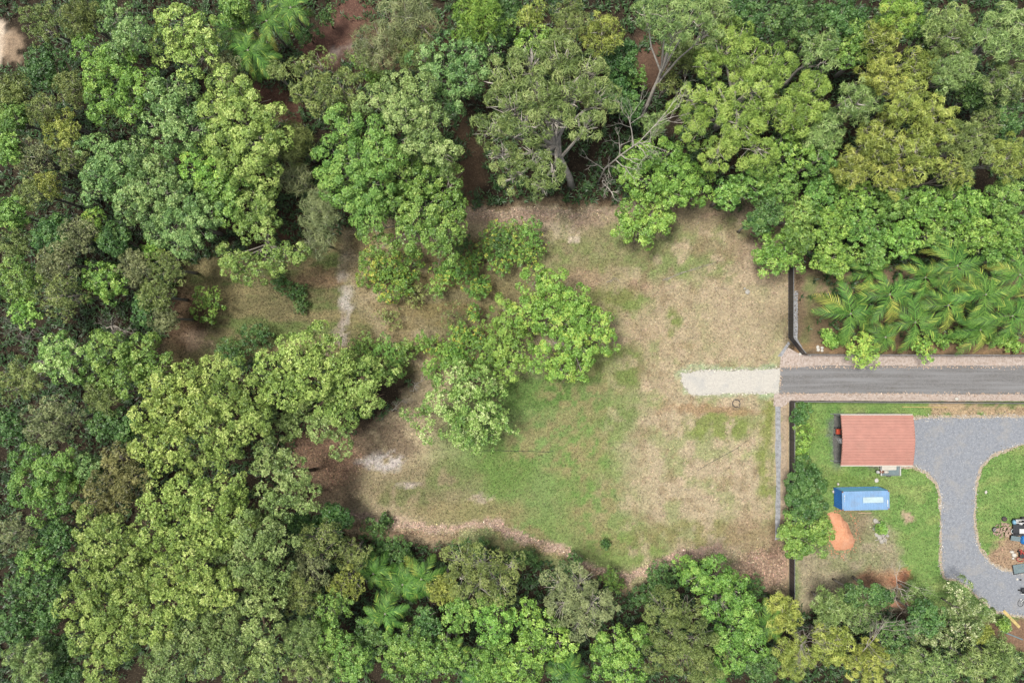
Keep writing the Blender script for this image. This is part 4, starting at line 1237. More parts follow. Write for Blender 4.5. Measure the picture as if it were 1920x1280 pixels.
# --- standing alone in the clearing and at its edge
R('broad', 'lime', 8, [(1000, 528, 30), (1040, 540, 34), (1078, 560, 30), (985, 585, 30), (1030, 590, 40), (1075, 600, 38), (1115, 612, 34), (1138, 640, 24), (1045, 650, 36), (1088, 655, 34), (1050, 695, 28), (1015, 675, 26), (1092, 700, 17)], 'broad lime green tree standing in the middle of the clearing')
R('broad', 'bright', 6, [(945, 575, 24), (955, 615, 30), (940, 645, 28), (975, 655, 32), (955, 690, 30), (925, 670, 22)], 'darker green tree leaning against the broad lime green clearing tree', dens=.95)
R('tip', 'pale', 8, [(850, 712, 36), (895, 715, 32), (930, 750, 26), (872, 765, 38), (825, 765, 32), (775, 778, 22), (905, 795, 36), (862, 805, 34), (950, 800, 16), (885, 835, 18), (800, 815, 16), (915, 825, 18)], 'pale silvery-green tree overhanging the green lawn', twigs=6, dens=.9)
R('broad', 'bright', 7, [(1185, 395, 30), (1225, 400, 30), (1245, 415, 22), (1170, 425, 26), (1205, 435, 28)], 'bright green tree jutting into the dry end of the clearing')
R('broad', 'bright', 9, [(1195, 300, 34), (1245, 290, 36), (1215, 340, 38), (1275, 330, 40), (1310, 345, 32), (1180, 325, 26), (1260, 365, 30), (1300, 372, 22)], 'large bright green tree behind the one jutting into the clearing')
R('shrub', 'bright', 3.5, [(375, 550, 14), (392, 555, 17), (408, 568, 17), (372, 580, 17), (390, 592, 15)], 'lone bright green shrub on the mown strip')
R('broad', 'yellow', 11, [(490, 365, 34), (470, 395, 36), (505, 400, 24), (462, 425, 26), (425, 478, 22), (450, 500, 26), (480, 510, 24), (505, 488, 26), (535, 482, 26), (562, 475, 16), (430, 495, 20), (495, 440, 18)], 'light yellow-green tree overhanging the mown strip')
R('broad', 'mid', 15, [(640, 235, 36), (690, 250, 40), (620, 285, 32), (665, 300, 40), (640, 340, 42), (700, 345, 42), (615, 335, 24), (720, 290, 36), (690, 395, 36), (660, 375, 30)], 'big mid-green tree, half of the pair towering over the mown strip')
R('broad', 'gum', 16, [(740, 175, 42), (690, 190, 30), (790, 172, 34), (760, 215, 34), (805, 225, 34), (800, 260, 36), (830, 285, 30), (775, 255, 30), (840, 310, 22)], 'tall soft green tree beside the big mid-green tree')
R('broad', 'mid', 13, [(750, 320, 42), (800, 330, 40), (850, 340, 28), (740, 380, 40), (790, 385, 42), (840, 385, 34), (820, 430, 36), (775, 440, 34), (850, 430, 24), (830, 475, 26), (700, 430, 28), (720, 460, 24)], 'mid-green tree hanging over shrubs beside the mown strip')
R('shrub', 'fleck', 4, [(700, 490, 28), (735, 500, 30), (770, 492, 26), (690, 520, 24), (730, 535, 34), (765, 525, 22)], 'large yellow-flecked shrub under the mid-green overhanging tree')
for x, y, r, l in [(835, 508, 26, 'round yellow-flecked shrub beside the large yellow-flecked shrub'), (895, 538, 27, 'yellow-flecked shrub between mown stripes near the lime green tree'),
                   (940, 490, 27, 'bright shrub between the flecked shrubs and the lime green tree'), (888, 632, 26, 'yellow-flecked shrub beside the darker clearing tree'), (850, 662, 28, 'shrub touching the pale silvery-green tree'), (790, 640, 20, 'small shrub on the mown strip between bigger shrubs')]:
    R('shrub', 'fleck' if 'flecked' in l else 'bright', 3.2, (x, y, r), l)
for x, y, r in [(925, 435, 26), (965, 435, 30), (1003, 462, 28), (960, 470, 26), (880, 492, 24), (905, 465, 22), (985, 490, 20)]:
    R('shrub', 'fleck', 3.0, (x, y, r), dens=.75)
for x, y, r in [(780, 553, 24), (730, 597, 26), (850, 595, 30)]:
    R('shrub', 'olive', 2.2, (x, y, r), 'sparse half-bare shrub standing on the mown strip', group='half-bare shrubs on the mown strip', dens=.30, twigs=9)
R('shrub', 'dark', 3.5, (478, 634, 34), 'dark rounded shrub at the edge of the mown strip')
R('shrub', 'dark', 3.0, (430, 662, 30), 'low dark shrub below the dark rounded shrub'.replace('below', 'beside'))
for x, y, r in [(680, 650, 28), (720, 655, 26), (745, 690, 24), (760, 660, 20), (690, 690, 24)]:
    R('shrub', 'mid', 4, (x, y, r))
for x, y, r, m_ in [(862, 628, 27, 'fleck'), (838, 668, 32, 'bright'), (905, 662, 32, 'mid'), (872, 692, 26, 'fleck'), (928, 612, 24, 'bright'), (765, 655, 20, 'mid'), (812, 645, 20, 'fleck'), (915, 690, 26, 'mid'), (868, 508, 24, 'fleck'), (820, 540, 20, 'bright'), (890, 585, 16, 'fleck'), (805, 690, 18, 'bright'), (1000, 430, 26, 'mid'), (940, 455, 28, 'dark'), (860, 455, 26, 'dark')]:
    R('shrub', m_, 3.4, (x, y, r), dens=.85)
# --- tall yellow-green stand left of the lawn
R('tip', 'yellow', 15, [(600, 640, 34), (555, 660, 38), (510, 690, 36), (620, 680, 36), (575, 710, 40), (530, 735, 36)], 'yellow-green tree of the tall stand nearest the mown strip', twigs=9)
R('tip', 'yellow', 11, [(680, 708, 36), (720, 700, 24), (640, 735, 36), (690, 750, 28), (600, 755, 36), (640, 775, 30)], 'yellow-green tree of the tall stand beside the pale silvery-green tree', twigs=9)
R('tip', 'gum', 10, [(560, 785, 34), (610, 800, 30), (520, 800, 34), (640, 820, 22), (640, 845, 18)], 'soft green tree over the red-brown litter by the sandy patch', twigs=9)
R('tip', 'yellow', 16, [(300, 735, 36), (350, 715, 36), (270, 780, 30), (320, 780, 40), (275, 830, 34), (330, 830, 36), (300, 870, 26), (370, 760, 36)], 'domed yellow-green tree on the outer side of the tall stand', dens=1.15)
R('tip', 'yellow', 15, [(400, 700, 34), (440, 705, 30), (415, 750, 38), (470, 745, 34), (440, 795, 36), (390, 800, 36), (480, 790, 30), (370, 860, 34), (420, 845, 30)], 'yellow-green tree in the heart of the tall stand', twigs=10)
R('tip', 'gum', 13, [(510, 850, 30), (545, 880, 32), (500, 885, 26), (540, 915, 24)], 'soft green tree whose trunk rises from red-brown litter', base=(590, 880), twigs=9)
R('tip', 'gum', 13, [(570, 930, 30), (530, 945, 30), (500, 940, 26)], 'soft green tree beside the dark soil corner of the lawn', base=(600, 915), twigs=9)
R('tip', 'yellow', 16, [(300, 945, 38), (350, 920, 36), (395, 950, 40), (280, 1000, 38), (335, 995, 42), (390, 1010, 38), (430, 920, 34), (440, 975, 38)], dens=1.05)
R('tip', 'gum', 15, [(470, 1000, 36), (500, 980, 30), (520, 1020, 32), (470, 1060, 36), (520, 1070, 30), (430, 1050, 34)])
R('tip', 'yellow', 16, [(165, 985, 34), (200, 1010, 38), (155, 1060, 34), (215, 1065, 40), (170, 1110, 32), (250, 1030, 32), (260, 1090, 36)], dens=1.05)
R('tip', 'yellow', 15, [(130, 1130, 32), (190, 1150, 38), (240, 1130, 38), (150, 1195, 32), (210, 1205, 40), (190, 1255, 34), (270, 1180, 30)])
R('tip', 'yellow', 16, [(310, 1080, 42), (360, 1060, 38), (330, 1130, 42), (385, 1110, 38), (300, 1180, 36), (420, 1100, 32)], dens=1.05)
R('tip', 'gum', 15, [(360, 1180, 40), (410, 1160, 36), (430, 1210, 36), (380, 1235, 38), (320, 1240, 38), (290, 1260, 32)])
R('tip', 'gum', 14, [(470, 1120, 34), (510, 1130, 30), (490, 1180, 34), (450, 1250, 36), (500, 1240, 34)])
# --- forest on the far left
for k, m, h, l in [
 ('fuzzy', 'olive', 12, (75, 40, 46)), ('fuzzy', 'olive', 13, (150, 32, 42)), ('broad', 'dark', 10, (82, 125, 46)),
 ('broad', 'blue', 14, [(212, 30, 32), (245, 65, 34), (225, 90, 28)]), ('broad', 'yellow', 14, [(330, 45, 40), (310, 90, 32), (380, 90, 34), (355, 122, 28), (385, 55, 30)]),
 ('broad', 'bright', 14, [(160, 92, 28), (215, 120, 44), (190, 190, 36), (262, 160, 36), (240, 200, 30), (180, 140, 30)]), ('broad', 'mid', 12, (440, 20, 30)),
 ('fuzzy', 'olive', 12, (135, 165, 34)), ('fuzzy', 'olive', 12, (75, 205, 32)), ('fuzzy', 'gold', 12, (112, 240, 38)), ('fuzzy', 'grey', 11, (60, 292, 40)), ('fuzzy', 'olive', 11, (135, 292, 38)),
 ('broad', 'mid', 11, (22, 220, 36)), ('broad', 'mid', 11, (8, 280, 34)), ('fuzzy', 'olive', 11, (20, 170, 34)),
 ('broad', 'blue', 15, [(300, 178, 32), (342, 165, 28), (330, 215, 40), (282, 235, 24), (315, 252, 36), (360, 245, 30)]),
 ('broad', 'yellow', 16, [(425, 165, 40), (465, 190, 38), (400, 205, 34), (450, 225, 40), (500, 225, 36), (420, 260, 40), (475, 270, 40), (515, 260, 28), (440, 310, 34), (490, 315, 34)]),
 ('broad', 'blue', 13, [(175, 285, 34), (215, 300, 36), (185, 330, 34), (235, 345, 40), (175, 360, 26)]),
 ('broad', 'blue', 13, [(262, 290, 34), (295, 310, 34), (270, 350, 36), (310, 360, 36), (275, 395, 34), (240, 390, 28)]),
 ('broad', 'lime', 13, [(375, 295, 34), (405, 320, 30), (360, 325, 28)]),
 ('broad', 'blue', 12, [(350, 375, 36), (330, 415, 36), (300, 430, 32), (365, 425, 34), (345, 455, 28), (395, 395, 32)]), ('broad', 'mid', 12, [(400, 350, 36), (440, 350, 34), (430, 390, 30), (420, 330, 28)]),
 ('shrub', 'lime', 6, (285, 470, 24)),
 ('fuzzy', 'olive', 11, (60, 360, 34)), ('fuzzy', 'gold', 11, (92, 348, 24)), ('broad', 'mid', 11, (20, 400, 36)), ('broad', 'dark', 10, (95, 440, 36)), ('fuzzy', 'olive', 10, (25, 460, 38)),
 ('fuzzy', 'grey', 11, (145, 440, 38)), ('fuzzy', 'grey', 11, (105, 490, 38)), ('fuzzy', 'olive', 12, (112, 552, 48)), ('broad', 'bright', 10, (195, 530, 48)), ('broad', 'mid', 11, (30, 525, 46)),
 ('broad', 'bright', 10, (45, 585, 32)), ('fuzzy', 'grey', 10, (250, 500, 36)), ('fuzzy', 'olive', 10, (315, 500, 40)), ('shrub', 'lime', 8, (172, 408, 26)), ('shrub', 'lime', 7, (192, 446, 18)),
 ('fuzzy', 'olive', 10, (288, 555, 34)), ('fuzzy', 'grey', 9, (305, 595, 30)), ('broad', 'dark', 9, (270, 580, 28)), ('broad', 'dark', 9, (215, 450, 30)),
 ('broad', 'pale', 12, [(105, 655, 32), (125, 695, 28), (90, 680, 24), (140, 660, 24)]), ('broad', 'mid', 12, [(200, 660, 38), (265, 665, 38), (230, 705, 36), (295, 690, 28), (180, 700, 30)]),
 ('fuzzy', 'olive', 11, (40, 715, 44)), ('fuzzy', 'grey', 12, (95, 790, 58)), ('fuzzy', 'olive', 11, (190, 742, 34)), ('broad', 'dark', 10, (200, 792, 36)), ('broad', 'dark', 9, (240, 800, 24)), ('broad', 'blue', 11, (165, 875, 28)),
 ('broad', 'dark', 8, (15, 800, 36)), ('broad', 'mid', 13, [(50, 862, 32), (90, 890, 38), (45, 918, 34), (100, 930, 36), (70, 955, 28), (115, 865, 26)]),
 ('fuzzy', 'brown', 12, [(220, 860, 32), (195, 905, 36), (240, 905, 36), (170, 945, 30), (215, 945, 30)]), ('broad', 'mid', 10, (140, 900, 24)),
 ('fuzzy', 'grey', 12, (25, 1000, 40)), ('broad', 'mid', 9, (65, 1045, 38)), ('broad', 'dark', 10, (105, 1000, 38)), ('broad', 'dark', 8, (45, 1115, 42)), ('broad', 'dark', 9, (95, 1090, 34)),  # dark leaf on these two rows puts the corner's shade into the colour
 ('broad', 'dark', 9, (25, 1180, 40)), ('feather', 'gum', 12, (50, 1240, 50)), ('broad', 'dark', 8, (105, 1215, 34)), ('broad', 'dark', 8, (85, 1155, 32)), ('broad', 'dark', 8, (120, 1270, 36)),
 # --- across the gully and top edge
 ('wispy', 'grey', 11, (765, 30, 58)), ('wispy', 'grey', 10, (700, 88, 46)), ('wispy', 'olive', 10, (770, 95, 44)), ('fuzzy', 'olive', 12, [(562, 140, 32), (600, 122, 28), (640, 160, 38), (610, 190, 34), (575, 180, 26), (660, 195, 24)]),
 ('feather', 'gum', 9, (518, 135, 18)), ('shrub', 'bright', 6, (685, 118, 26)), ('shrub', 'bright', 5, (705, 145, 20)), ('shrub', 'dark', 4, (575, 60, 26)), ('shrub', 'dark', 4, (612, 28, 20)),
 ('wispy', 'olive', 11, (550, 265, 36)), ('wispy', 'grey', 10, (555, 330, 34)), ('wispy', 'grey', 9, (600, 395, 38)), ('wispy', 'grey', 8, (595, 450, 36)), ('fuzzy', 'grey', 10, (420, 130, 36)),
 ('broad', 'blue', 13, [(790, 110, 24), (838, 85, 24), (880, 95, 32), (922, 85, 26), (832, 130, 32), (872, 145, 36), (850, 180, 28), (895, 125, 26), (810, 150, 24)]),
 ('broad', 'bright', 12, [(975, 55, 24), (1010, 72, 28), (985, 85, 22)]), ('fuzzy', 'gold', 12, (1000, 28, 26)), ('fuzzy', 'olive', 12, (1070, 32, 40)), ('feather', 'gold', 12, (1130, 62, 42)), ('fuzzy', 'olive', 11, (1045, 75, 30)),
 ('broad', 'dark', 9, (1165, 110, 34)), ('broad', 'dark', 8, (1155, 175, 36)), ('broad', 'dark', 9, (945, 20, 34)), ('shrub', 'mid', 6, (1195, 145, 24)), ('broad', 'dark', 8, (1180, 200, 26)), ('feather', 'gum', 8, (1230, 230, 26)),
 ('feather', 'gum', 14, (1340, 20, 40)), ('broad', 'dark', 11, (1400, 30, 42)), ('fuzzy', 'olive', 9, (1290, 110, 30)), ('feather', 'gum', 9, (1275, 90, 28)), ('fuzzy', 'olive', 8, (1260, 150, 26)),
 # --- top right forest
 ('broad', 'dark', 13, (1495, 35, 58)), ('broad', 'dark', 12, (1580, 30, 48)), ('feather', 'lime', 14, (1685, 28, 48)), ('feather', 'gum', 15, (1785, 58, 54)), ('feather', 'gum', 16, (1890, 62, 58)), ('broad', 'mid', 12, (1600, 85, 44)),
 ('feather', 'gold', 14, (1655, 72, 38)), ('feather', 'gum', 14, (1540, 90, 42)), ('feather', 'gold', 14, (1655, 140, 46)), ('feather', 'gold', 14, (1720, 130, 44)), ('feather', 'gum', 15, (1792, 130, 46)),
 ('broad', 'dark', 11, (1740, 60, 38)), ('feather', 'gum', 14, (1885, 150, 44)), ('feather', 'gum', 14, (1612, 190, 44)), ('feather', 'gold', 14, (1700, 195, 46)), ('feather', 'gold', 14, (1760, 225, 50)), ('broad', 'dark', 10, (1840, 175, 36)),
 ('broad', 'dark', 11, (1885, 225, 44)), ('feather', 'gold', 13, (1650, 260, 46)), ('feather', 'gold', 13, (1725, 285, 52)), ('feather', 'olive', 13, (1815, 275, 54)), ('feather', 'gold', 13, (1890, 295, 46)), ('fuzzy', 'olive', 12, (1850, 235, 36)),
 ('feather', 'gum', 12, (1545, 240, 44)), ('broad', 'bright', 11, (1482, 285, 44)), ('broad', 'mid', 11, (1535, 300, 42)), ('feather', 'gold', 12, (1600, 315, 40)), ('feather', 'gold', 12, (1680, 330, 40)), ('fuzzy', 'gold', 12, (1790, 325, 36)),
 ('broad', 'mid', 11, (1410, 340, 40)), ('broad', 'mid', 10, (1370, 360, 32)), ('broad', 'mid', 10, (1460, 345, 40)),
 # --- dense green behind the palms
 ('broad', 'mid', 9, (1545, 355, 38)), ('broad', 'mid', 9, (1505, 400, 36)), ('broad', 'bright', 9, (1605, 370, 40)), ('broad', 'bright', 8, (1560, 420, 38)), ('broad', 'mid', 8, (1625, 430, 40)), ('broad', 'bright', 7, (1565, 485, 40)), ('broad', 'mid', 9, (1680, 385, 42)),
 ('broad', 'bright', 8, (1695, 445, 38)), ('broad', 'bright', 9, (1745, 385, 42)), ('broad', 'mid', 8, (1765, 440, 38)), ('broad', 'bright', 9, (1812, 385, 42)), ('broad', 'bright', 8, (1832, 440, 40)), ('broad', 'mid', 9, (1885, 375, 42)), ('broad', 'bright', 8, (1895, 435, 40)),
 ('broad', 'dark', 9, (1445, 395, 32)), ('broad', 'dark', 8, (1420, 420, 22)), ('broad', 'bright', 7, [(1440, 455, 28), (1475, 465, 30), (1450, 490, 28), (1490, 490, 22), (1430, 480, 18)]), ('broad', 'mid', 8, (1500, 445, 30)), ('broad', 'mid', 7, (1640, 480, 30)),
 ('broad', 'mid', 7, (1885, 485, 34)),
 # --- bush along the mulch edge
 ('fuzzy', 'olive', 11, (600, 1012, 46)), ('fuzzy', 'grey', 11, (580, 1065, 44)), ('fuzzy', 'olive', 11, (560, 1112, 40)), ('broad', 'mid', 10, (620, 1140, 42)), ('fuzzy', 'gold', 10, (645, 1095, 38)), ('feather', 'gum', 12, (560, 1195, 40)), ('broad', 'mid', 10, (610, 1195, 38)),
 ('feather', 'gum', 12, (580, 1250, 42)), ('broad', 'mid', 10, (655, 1240, 42)), ('broad', 'dark', 8, (690, 1195, 38)), ('fuzzy', 'olive', 8, (660, 1040, 34)), ('broad', 'dark', 6, (625, 975, 34)), ('broad', 'dark', 6, (570, 985, 30)),
 ('shrub', 'dark', 3.5, (745, 1030, 30)), ('shrub', 'dark', 3, (700, 995, 26)), ('shrub', 'dark', 3, (710, 1030, 24)), ('fuzzy', 'gold', 10, (830, 1105, 32)),
 ('broad', 'mid', 10, (760, 1230, 58)), ('broad', 'mid', 10, (858, 1150, 36)), ('broad', 'bright', 11, (930, 1165, 50)), ('broad', 'mid', 10, (835, 1235, 46)), ('broad', 'bright', 11, (925, 1240, 50)), ('broad', 'dark', 8, (800, 1175, 36)),
 ('broad', 'bright', 11, [(990, 1150, 24), (1022, 1180, 32), (1052, 1210, 28), (1000, 1215, 36), (980, 1255, 40)]),
 ('broad', 'bright', 10, [(1150, 1218, 36), (1190, 1200, 28), (1170, 1258, 36), (1212, 1190, 22), (1130, 1250, 26)]),
 ('fuzzy', 'olive', 12, [(1240, 1142, 36), (1288, 1150, 32), (1258, 1190, 36), (1308, 1200, 36), (1240, 1232, 34), (1290, 1240, 40), (1330, 1252, 36)]),
 ('broad', 'bright', 12, [(1310, 1082, 30), (1345, 1078, 36), (1380, 1110, 32), (1350, 1130, 36), (1400, 1150, 32), (1380, 1185, 36), (1412, 1205, 30), (1372, 1232, 32)]),
 ('shrub', 'dark', 3, (1240, 1080, 34)), ('shrub', 'dark', 2.5, (1212, 1112, 26)), ('shrub', 'mid', 3, (1152, 1088, 26)), ('shrub', 'dark', 3, (1070, 1055, 24)), ('shrub', 'dark', 2.5, (988, 1045, 18)), ('shrub', 'dark', 3, (905, 1030, 22)), ('shrub', 'bright', 4, (1290, 1062, 26)), ('shrub', 'dark', 3, (1420, 1100, 22)), ('broad', 'dark', 8, (1060, 1260, 34)), ('broad', 'dark', 8, (1430, 1250, 34)),
 # --- bush below the yard
 ('feather', 'gold', 7, (1470, 1150, 38)), ('feather', 'gold', 8, (1490, 1230, 46)), ('feather', 'gum', 7, (1560, 1140, 40)), ('feather', 'gold', 8, (1560, 1210, 44)), ('feather', 'gum', 7, (1620, 1150, 36)), ('broad', 'dark', 7, (1605, 1115, 26)), ('broad', 'dark', 8, (1680, 1190, 36)),
 ('feather', 'gold', 8, (1630, 1240, 44)), ('feather', 'gum', 8, (1700, 1250, 42)), ('broad', 'dark', 8, (1650, 1120, 24)), ('feather', 'gum', 6, (1725, 1115, 26)), ('broad', 'dark', 8, (1735, 1160, 36)), ('feather', 'gum', 7, (1770, 1255, 38)),
 ('broad', 'flower', 6, [(1800, 1108, 24), (1838, 1150, 28), (1815, 1180, 26), (1785, 1150, 24)]), ('broad', 'flower', 6, [(1755, 1195, 26), (1725, 1190, 20), (1790, 1205, 22)]), ('feather', 'gum', 7, (1880, 1245, 40)), ('feather', 'gum', 7, (1830, 1245, 34)), ('shrub', 'bright', 2, (1885, 1170, 12)), ('feather', 'gold', 5, (1840, 1190, 20)), ('feather', 'gum', 5, (1865, 1205, 20)),
]:
    R(k, m, h, l)
R('pine', 'pine', 14, [(880, 20, 30), (910, 25, 28), (895, 50, 32), (930, 45, 20), (865, 60, 18), (905, -5, 30)], 'bright green conifer with needle tufts at the forest edge')
R('feather', 'gum', 17, [(940, 140, 34), (990, 115, 36), (1050, 105, 38), (1100, 130, 36), (1125, 180, 36), (1070, 165, 38), (1010, 170, 38), (950, 195, 36), (915, 240, 30), (980, 235, 36), (1040, 220, 34), (1100, 235, 30), (940, 290, 30), (1000, 290, 30), (960, 335, 26), (1035, 320, 24), (1010, 350, 22)],
  'big airy gum with pale spreading branches behind the clearing', base=(1072, 350), twigs=20, dens=.85, trunk_r=.42)
R('feather', 'fresh', 15, [(1355, 80, 34), (1400, 110, 40), (1330, 120, 30), (1290, 185, 32), (1340, 195, 38), (1420, 165, 42), (1455, 120, 38), (1385, 235, 40), (1460, 205, 40), (1300, 240, 30), (1345, 290, 32), (1425, 290, 34), (1500, 215, 38), (1525, 170, 38), (1380, 60, 28)],
  'huge fresh green feathery tree behind the dry end of the clearing', twigs=13, trunk_r=.4)
R('feather', 'gum', 18, [(1215, 25, 30), (1255, 25, 34), (1300, 30, 36), (1330, 60, 26), (1265, 60, 26)], 'tall slender gum with a long bare pale trunk', base=(1205, 215), twigs=12, trunk_r=.26, dens=.8)
R('fuzzy', 'olive', 13, [(860, 1050, 32), (905, 1058, 36), (940, 1098, 32), (900, 1105, 30), (862, 1088, 28), (962, 1062, 22)], 'olive fine-leaved tree overlapping the mulch edge of the lawn', twigs=16, bark='pale')
R('fuzzy', 'grey', 13, [(1046, 1092, 30), (1088, 1094, 34), (1062, 1138, 36), (1114, 1136, 36), (1144, 1140, 18), (1090, 1174, 30)], 'grey-green tree with bleached branches beside the mulch edge point', twigs=18, bark='pale')
# beside the long fence and the verge
R('shrub', 'dark', 3.2, (1503, 772, 21), 'dark shrub in the fence corner by the driveway verge', dens=1.5)
R('shrub', 'bright', 2.6, [(1505, 803, 14), (1516, 812, 14), (1500, 822, 12), (1512, 830, 10)], 'light straggly shrub beside the dark fence corner shrub')
R('shrub', 'lime', 1.6, (1503, 848, 11), 'smallest lime green shrub against the long fence')
R('broad', 'dark', 5, [(1512, 884, 24), (1500, 905, 24), (1522, 910, 26), (1505, 930, 28), (1525, 945, 26), (1492, 948, 24), (1510, 960, 24)], 'dark green tree over the long fence near the container', dens=1.5)
R('broad', 'mid', 5, [(1490, 985, 24), (1525, 985, 26), (1545, 1000, 20), (1500, 1015, 26), (1530, 1020, 24), (1490, 1035, 16), (1480, 1005, 18)], 'mid-green tree over the long fence beside the orange soil heap', dens=1.3)
R('shrub', 'lime', 3.2, [(1610, 640, 20), (1630, 645, 20), (1608, 660, 20), (1630, 662, 20), (1615, 674, 15), (1634, 678, 14)], 'lime green shrub spilling over the verge near the four stones')
R('shrub', 'lime', 3.0, [(1726, 638, 18), (1742, 645, 18), (1730, 656, 16), (1738, 670, 13)], 'lime green shrub spilling over the verge below the palm grove'.replace('below', 'beside'))
for x, y, r in [(1560, 640, 14), (1552, 628, 12), (1578, 635, 12), (1800, 630, 22), (1840, 625, 20), (1885, 635, 22), (1770, 640, 14), (1905, 648, 16)]:
    R('shrub', 'bright', 1.6, (x, y, r))
for x, y, r in [(1655, 990, 9), (1648, 992, 8)]:
    R('shrub', 'mid', .8, (x, y, r), 'weedy tuft growing in the rock heap', group='weeds in the rock heap')
for x, y, r in [(725, 975, 12), (1135, 1020, 8), (1380, 385, 16), (1350, 378, 12), (540, 545, 22), (565, 570, 18), (525, 520, 20), (560, 545, 16)]:
    R('shrub', 'dark', 1.2, (x, y, r), dens=.7)

# palms
for x, y, h, L_ in [(1595, 588, 5.0, 4.6), (1668, 552, 6.5, 4.4), (1632, 508, 3.5, 3.6), (1716, 604, 5.0, 4.4), (1735, 520, 5.0, 3.8), (1795, 498, 8.5, 4.4), (1778, 572, 6.0, 4.4), (1848, 552, 7.5, 4.4), (1838, 618, 4.5, 4.0), (1898, 592, 7.0, 4.6), (1912, 515, 8.0, 4.2), (1660, 632, 3.0, 2.8), (1950, 560, 7.0, 4.2)]:
    palm(x, y, h, L_, 10)
palm(722, 1150, 8, 3.3, 13, 'star-shaped palm in the bush off the mulch edge')
for x, y, h, L_ in [(700, 1075, 5, 3.0), (755, 1095, 6, 3.4), (790, 1085, 6, 3.2), (850, 1222, 8, 2.6), (905, 1268, 8, 3.2), (1065, 1262, 8, 3.2), (1440, 1170, 6, 3.0), (435, 55, 8, 3.2), (465, 95, 8, 3.4), (500, 40, 8, 3.4), (545, 15, 8, 3.2), (485, 110, 7, 3.0), (1340, 1270, 6, 2.8)]:
    palm(x, y, h, L_, 12)

# bare and dying trees
dead_tree((1120, 345), 14, [(1135, 315, 4), (1165, 290, 8), (1200, 265, 11), (1240, 222, 15)], 'leaning bare grey tree behind the bright green clearing trees', n=5, r=.13)
dead_tree((1133, 350), 5, [(1132, 345, 1.5), (1140, 352, 3), (1150, 365, 4)], 'small bare bleached tree at the clearing edge', n=4)
dead_tree((205, 615), 7, [(200, 615, 2.5), (215, 610, 4.5), (235, 622, 6)], 'grey leafless tree in the thicket beside the mown strip', 'grey', n=7)
dead_tree((100, 640), 9, [(80, 625, 3), (60, 610, 5), (30, 615, 8)], 'grey fallen-limbed bare tree deep in the dark thicket', 'grey', n=5)
dead_tree((735, 770), 4, [(735, 770, 1.5), (745, 760, 2.5), (760, 745, 3.2)], 'thin bare tree between the tall stand and the pale tree', 'grey', n=4, r=.08)
dead_tree((775, 735), 3, [(775, 733, 1.2), (778, 722, 2), (790, 715, 2.6)], 'small bare stem beside the pale silvery-green tree', 'pale', n=3, r=.06)
dead_tree((620, 1262), 10, [(622, 1262, 4), (625, 1240, 7), (640, 1215, 9)], 'bare forked tree in the bush near the star-shaped palm', 'brown', n=5)
dead_tree((1680, 1105), 8, [(1682, 1110, 3), (1682, 1095, 5.5), (1680, 1080, 7)], 'bare pale tree over the orange soil patch by the yard', 'pale', n=3, r=.08)
dead_tree((1520, 1170), 9, [(1520, 1180, 4), (1510, 1200, 7), (1500, 1210, 8.5)], 'bare pale tree among the golden trees at the fence end', 'grey', n=6, r=.08)
dead_tree((1590, 1250), 10, [(1600, 1240, 5), (1640, 1195, 9), (1660, 1165, 11)], 'spreading bare pale tree beside the stacked steel lengths', 'grey', n=5, r=.09)

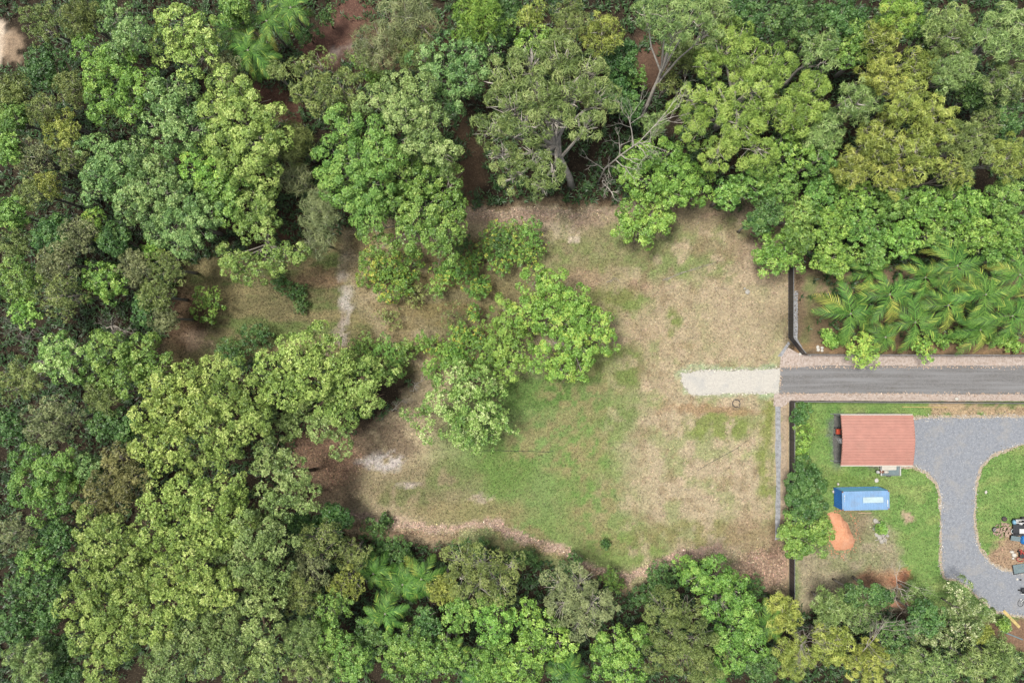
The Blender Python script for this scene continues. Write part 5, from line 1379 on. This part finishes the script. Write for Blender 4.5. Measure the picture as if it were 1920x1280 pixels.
# undergrowth on the forest floor
def undergrowth():
    rng = np.random.default_rng(77)
    n = 42000
    x = rng.uniform(-120, 2040, n); y = rng.uniform(-120, 1400, n)
    ok = np.ones(n, bool)
    for pl, mg in ((CLEARING, 2), (MOWN, -6), (YARD, 4)):
        ok &= poly_sd(pl, x, y) < -mg
    ok &= ~((poly_sd(PALMBED, x, y) > -6) & (((x < 1545) & (rng.random(n) < .85)) | (y > 648) | (x < 1500)))
    ok &= ~((x > 1440) & (y > 640) & (y < 770))
    for cx_, cy_, r_ in ((620, 70, 70), (520, 200, 40), (20, 80, 70), (600, 860, 75), (1220, 130, 40), (870, 330, 45), (720, 90, 50)):
        ok &= np.hypot(x - cx_, y - cy_) > r_ * rng.uniform(.6, 1.1, n)
    ok &= fbm(x / 60, y / 60, 88) > .34
    x, y = x[ok], y[ok]; n = len(x); m = 9
    p = np.stack([(x - 960) / PPM, (640 - y) / PPM, rng.uniform(.05, .5, n)], 1)[:, None]
    az = rng.uniform(0, 6.28, (n, m)); el = rng.uniform(.1, .9, (n, m))
    l = np.stack([np.cos(el) * np.cos(az), np.cos(el) * np.sin(az), np.sin(el)], 2)
    w = np.stack([-np.sin(az), np.cos(az), np.zeros_like(az)], 2)
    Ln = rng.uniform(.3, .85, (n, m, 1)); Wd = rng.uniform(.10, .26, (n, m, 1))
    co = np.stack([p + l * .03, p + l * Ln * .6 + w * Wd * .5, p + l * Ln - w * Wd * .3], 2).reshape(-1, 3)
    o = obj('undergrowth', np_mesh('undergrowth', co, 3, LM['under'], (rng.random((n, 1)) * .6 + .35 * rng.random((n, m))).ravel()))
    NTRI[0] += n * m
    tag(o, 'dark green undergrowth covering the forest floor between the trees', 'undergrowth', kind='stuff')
undergrowth()

# ------------------------------------------------------------------ names for the trees that only their neighbours tell apart
LM_PTS = [('rust red carport roof', 1645, 825), ('blue container', 1620, 938), ('orange soil heap', 1580, 1000), ('end of the asphalt driveway', 1463, 713), ('four white stones', 1538, 655),
          ('bright green conifer', 890, 35), ('bare sandy clearing', 10, 80), ('lone shrub on the mown strip', 390, 572), ('leaning bare grey tree', 1120, 340), ('red-brown litter gully', 620, 70),
          ('grey sandy patch of the lawn', 715, 862), ('star-shaped palm', 735, 1130), ('firewood heap', 1880, 994), ('big tree pair over the mown strip', 700, 300), ('light yellow-green tree over the mown strip', 490, 430),
          ('huge fresh green feathery tree', 1400, 200), ('mulch edge point of the lawn', 1185, 1082), ('domed yellow-green tree', 300, 790), ('yellowed plank', 1895, 1160), ('grey leafless tree in the thicket', 205, 615),
          ('stacked steel lengths', 1668, 1200), ('tall slender gum', 1205, 215), ('angled fence corner', 1490, 648)]
ORD = ['nearest', 'second nearest', 'third nearest', 'fourth nearest', 'fifth nearest', 'sixth nearest', 'seventh nearest', 'eighth nearest', 'ninth nearest', 'tenth nearest'] + ['%dth nearest' % i for i in range(11, 60)]
pts_ = [(n, gp(x, y)) for n, x, y in LM_PTS]
by_kind = {}
for root, desc, b in TREES:
    by_kind.setdefault(desc, []).append((root, b))
for desc, lst in by_kind.items():
    for root, b in lst:
        best = None
        for n, p in pts_:
            rank = sum(1 for r2, b2 in lst if (b2 - p).length < (b - p).length)
            key = (rank, (b - p).length)
            if best is None or key < best[0]: best = (key, n, rank)
        if 'label' in root: continue
        root['label'] = '%s, %s to the %s' % (desc, ORD[best[2]], best[1])
        root['group'] = desc + 's of the bush'
print('FOLIAGE TRIS', NTRI[0])
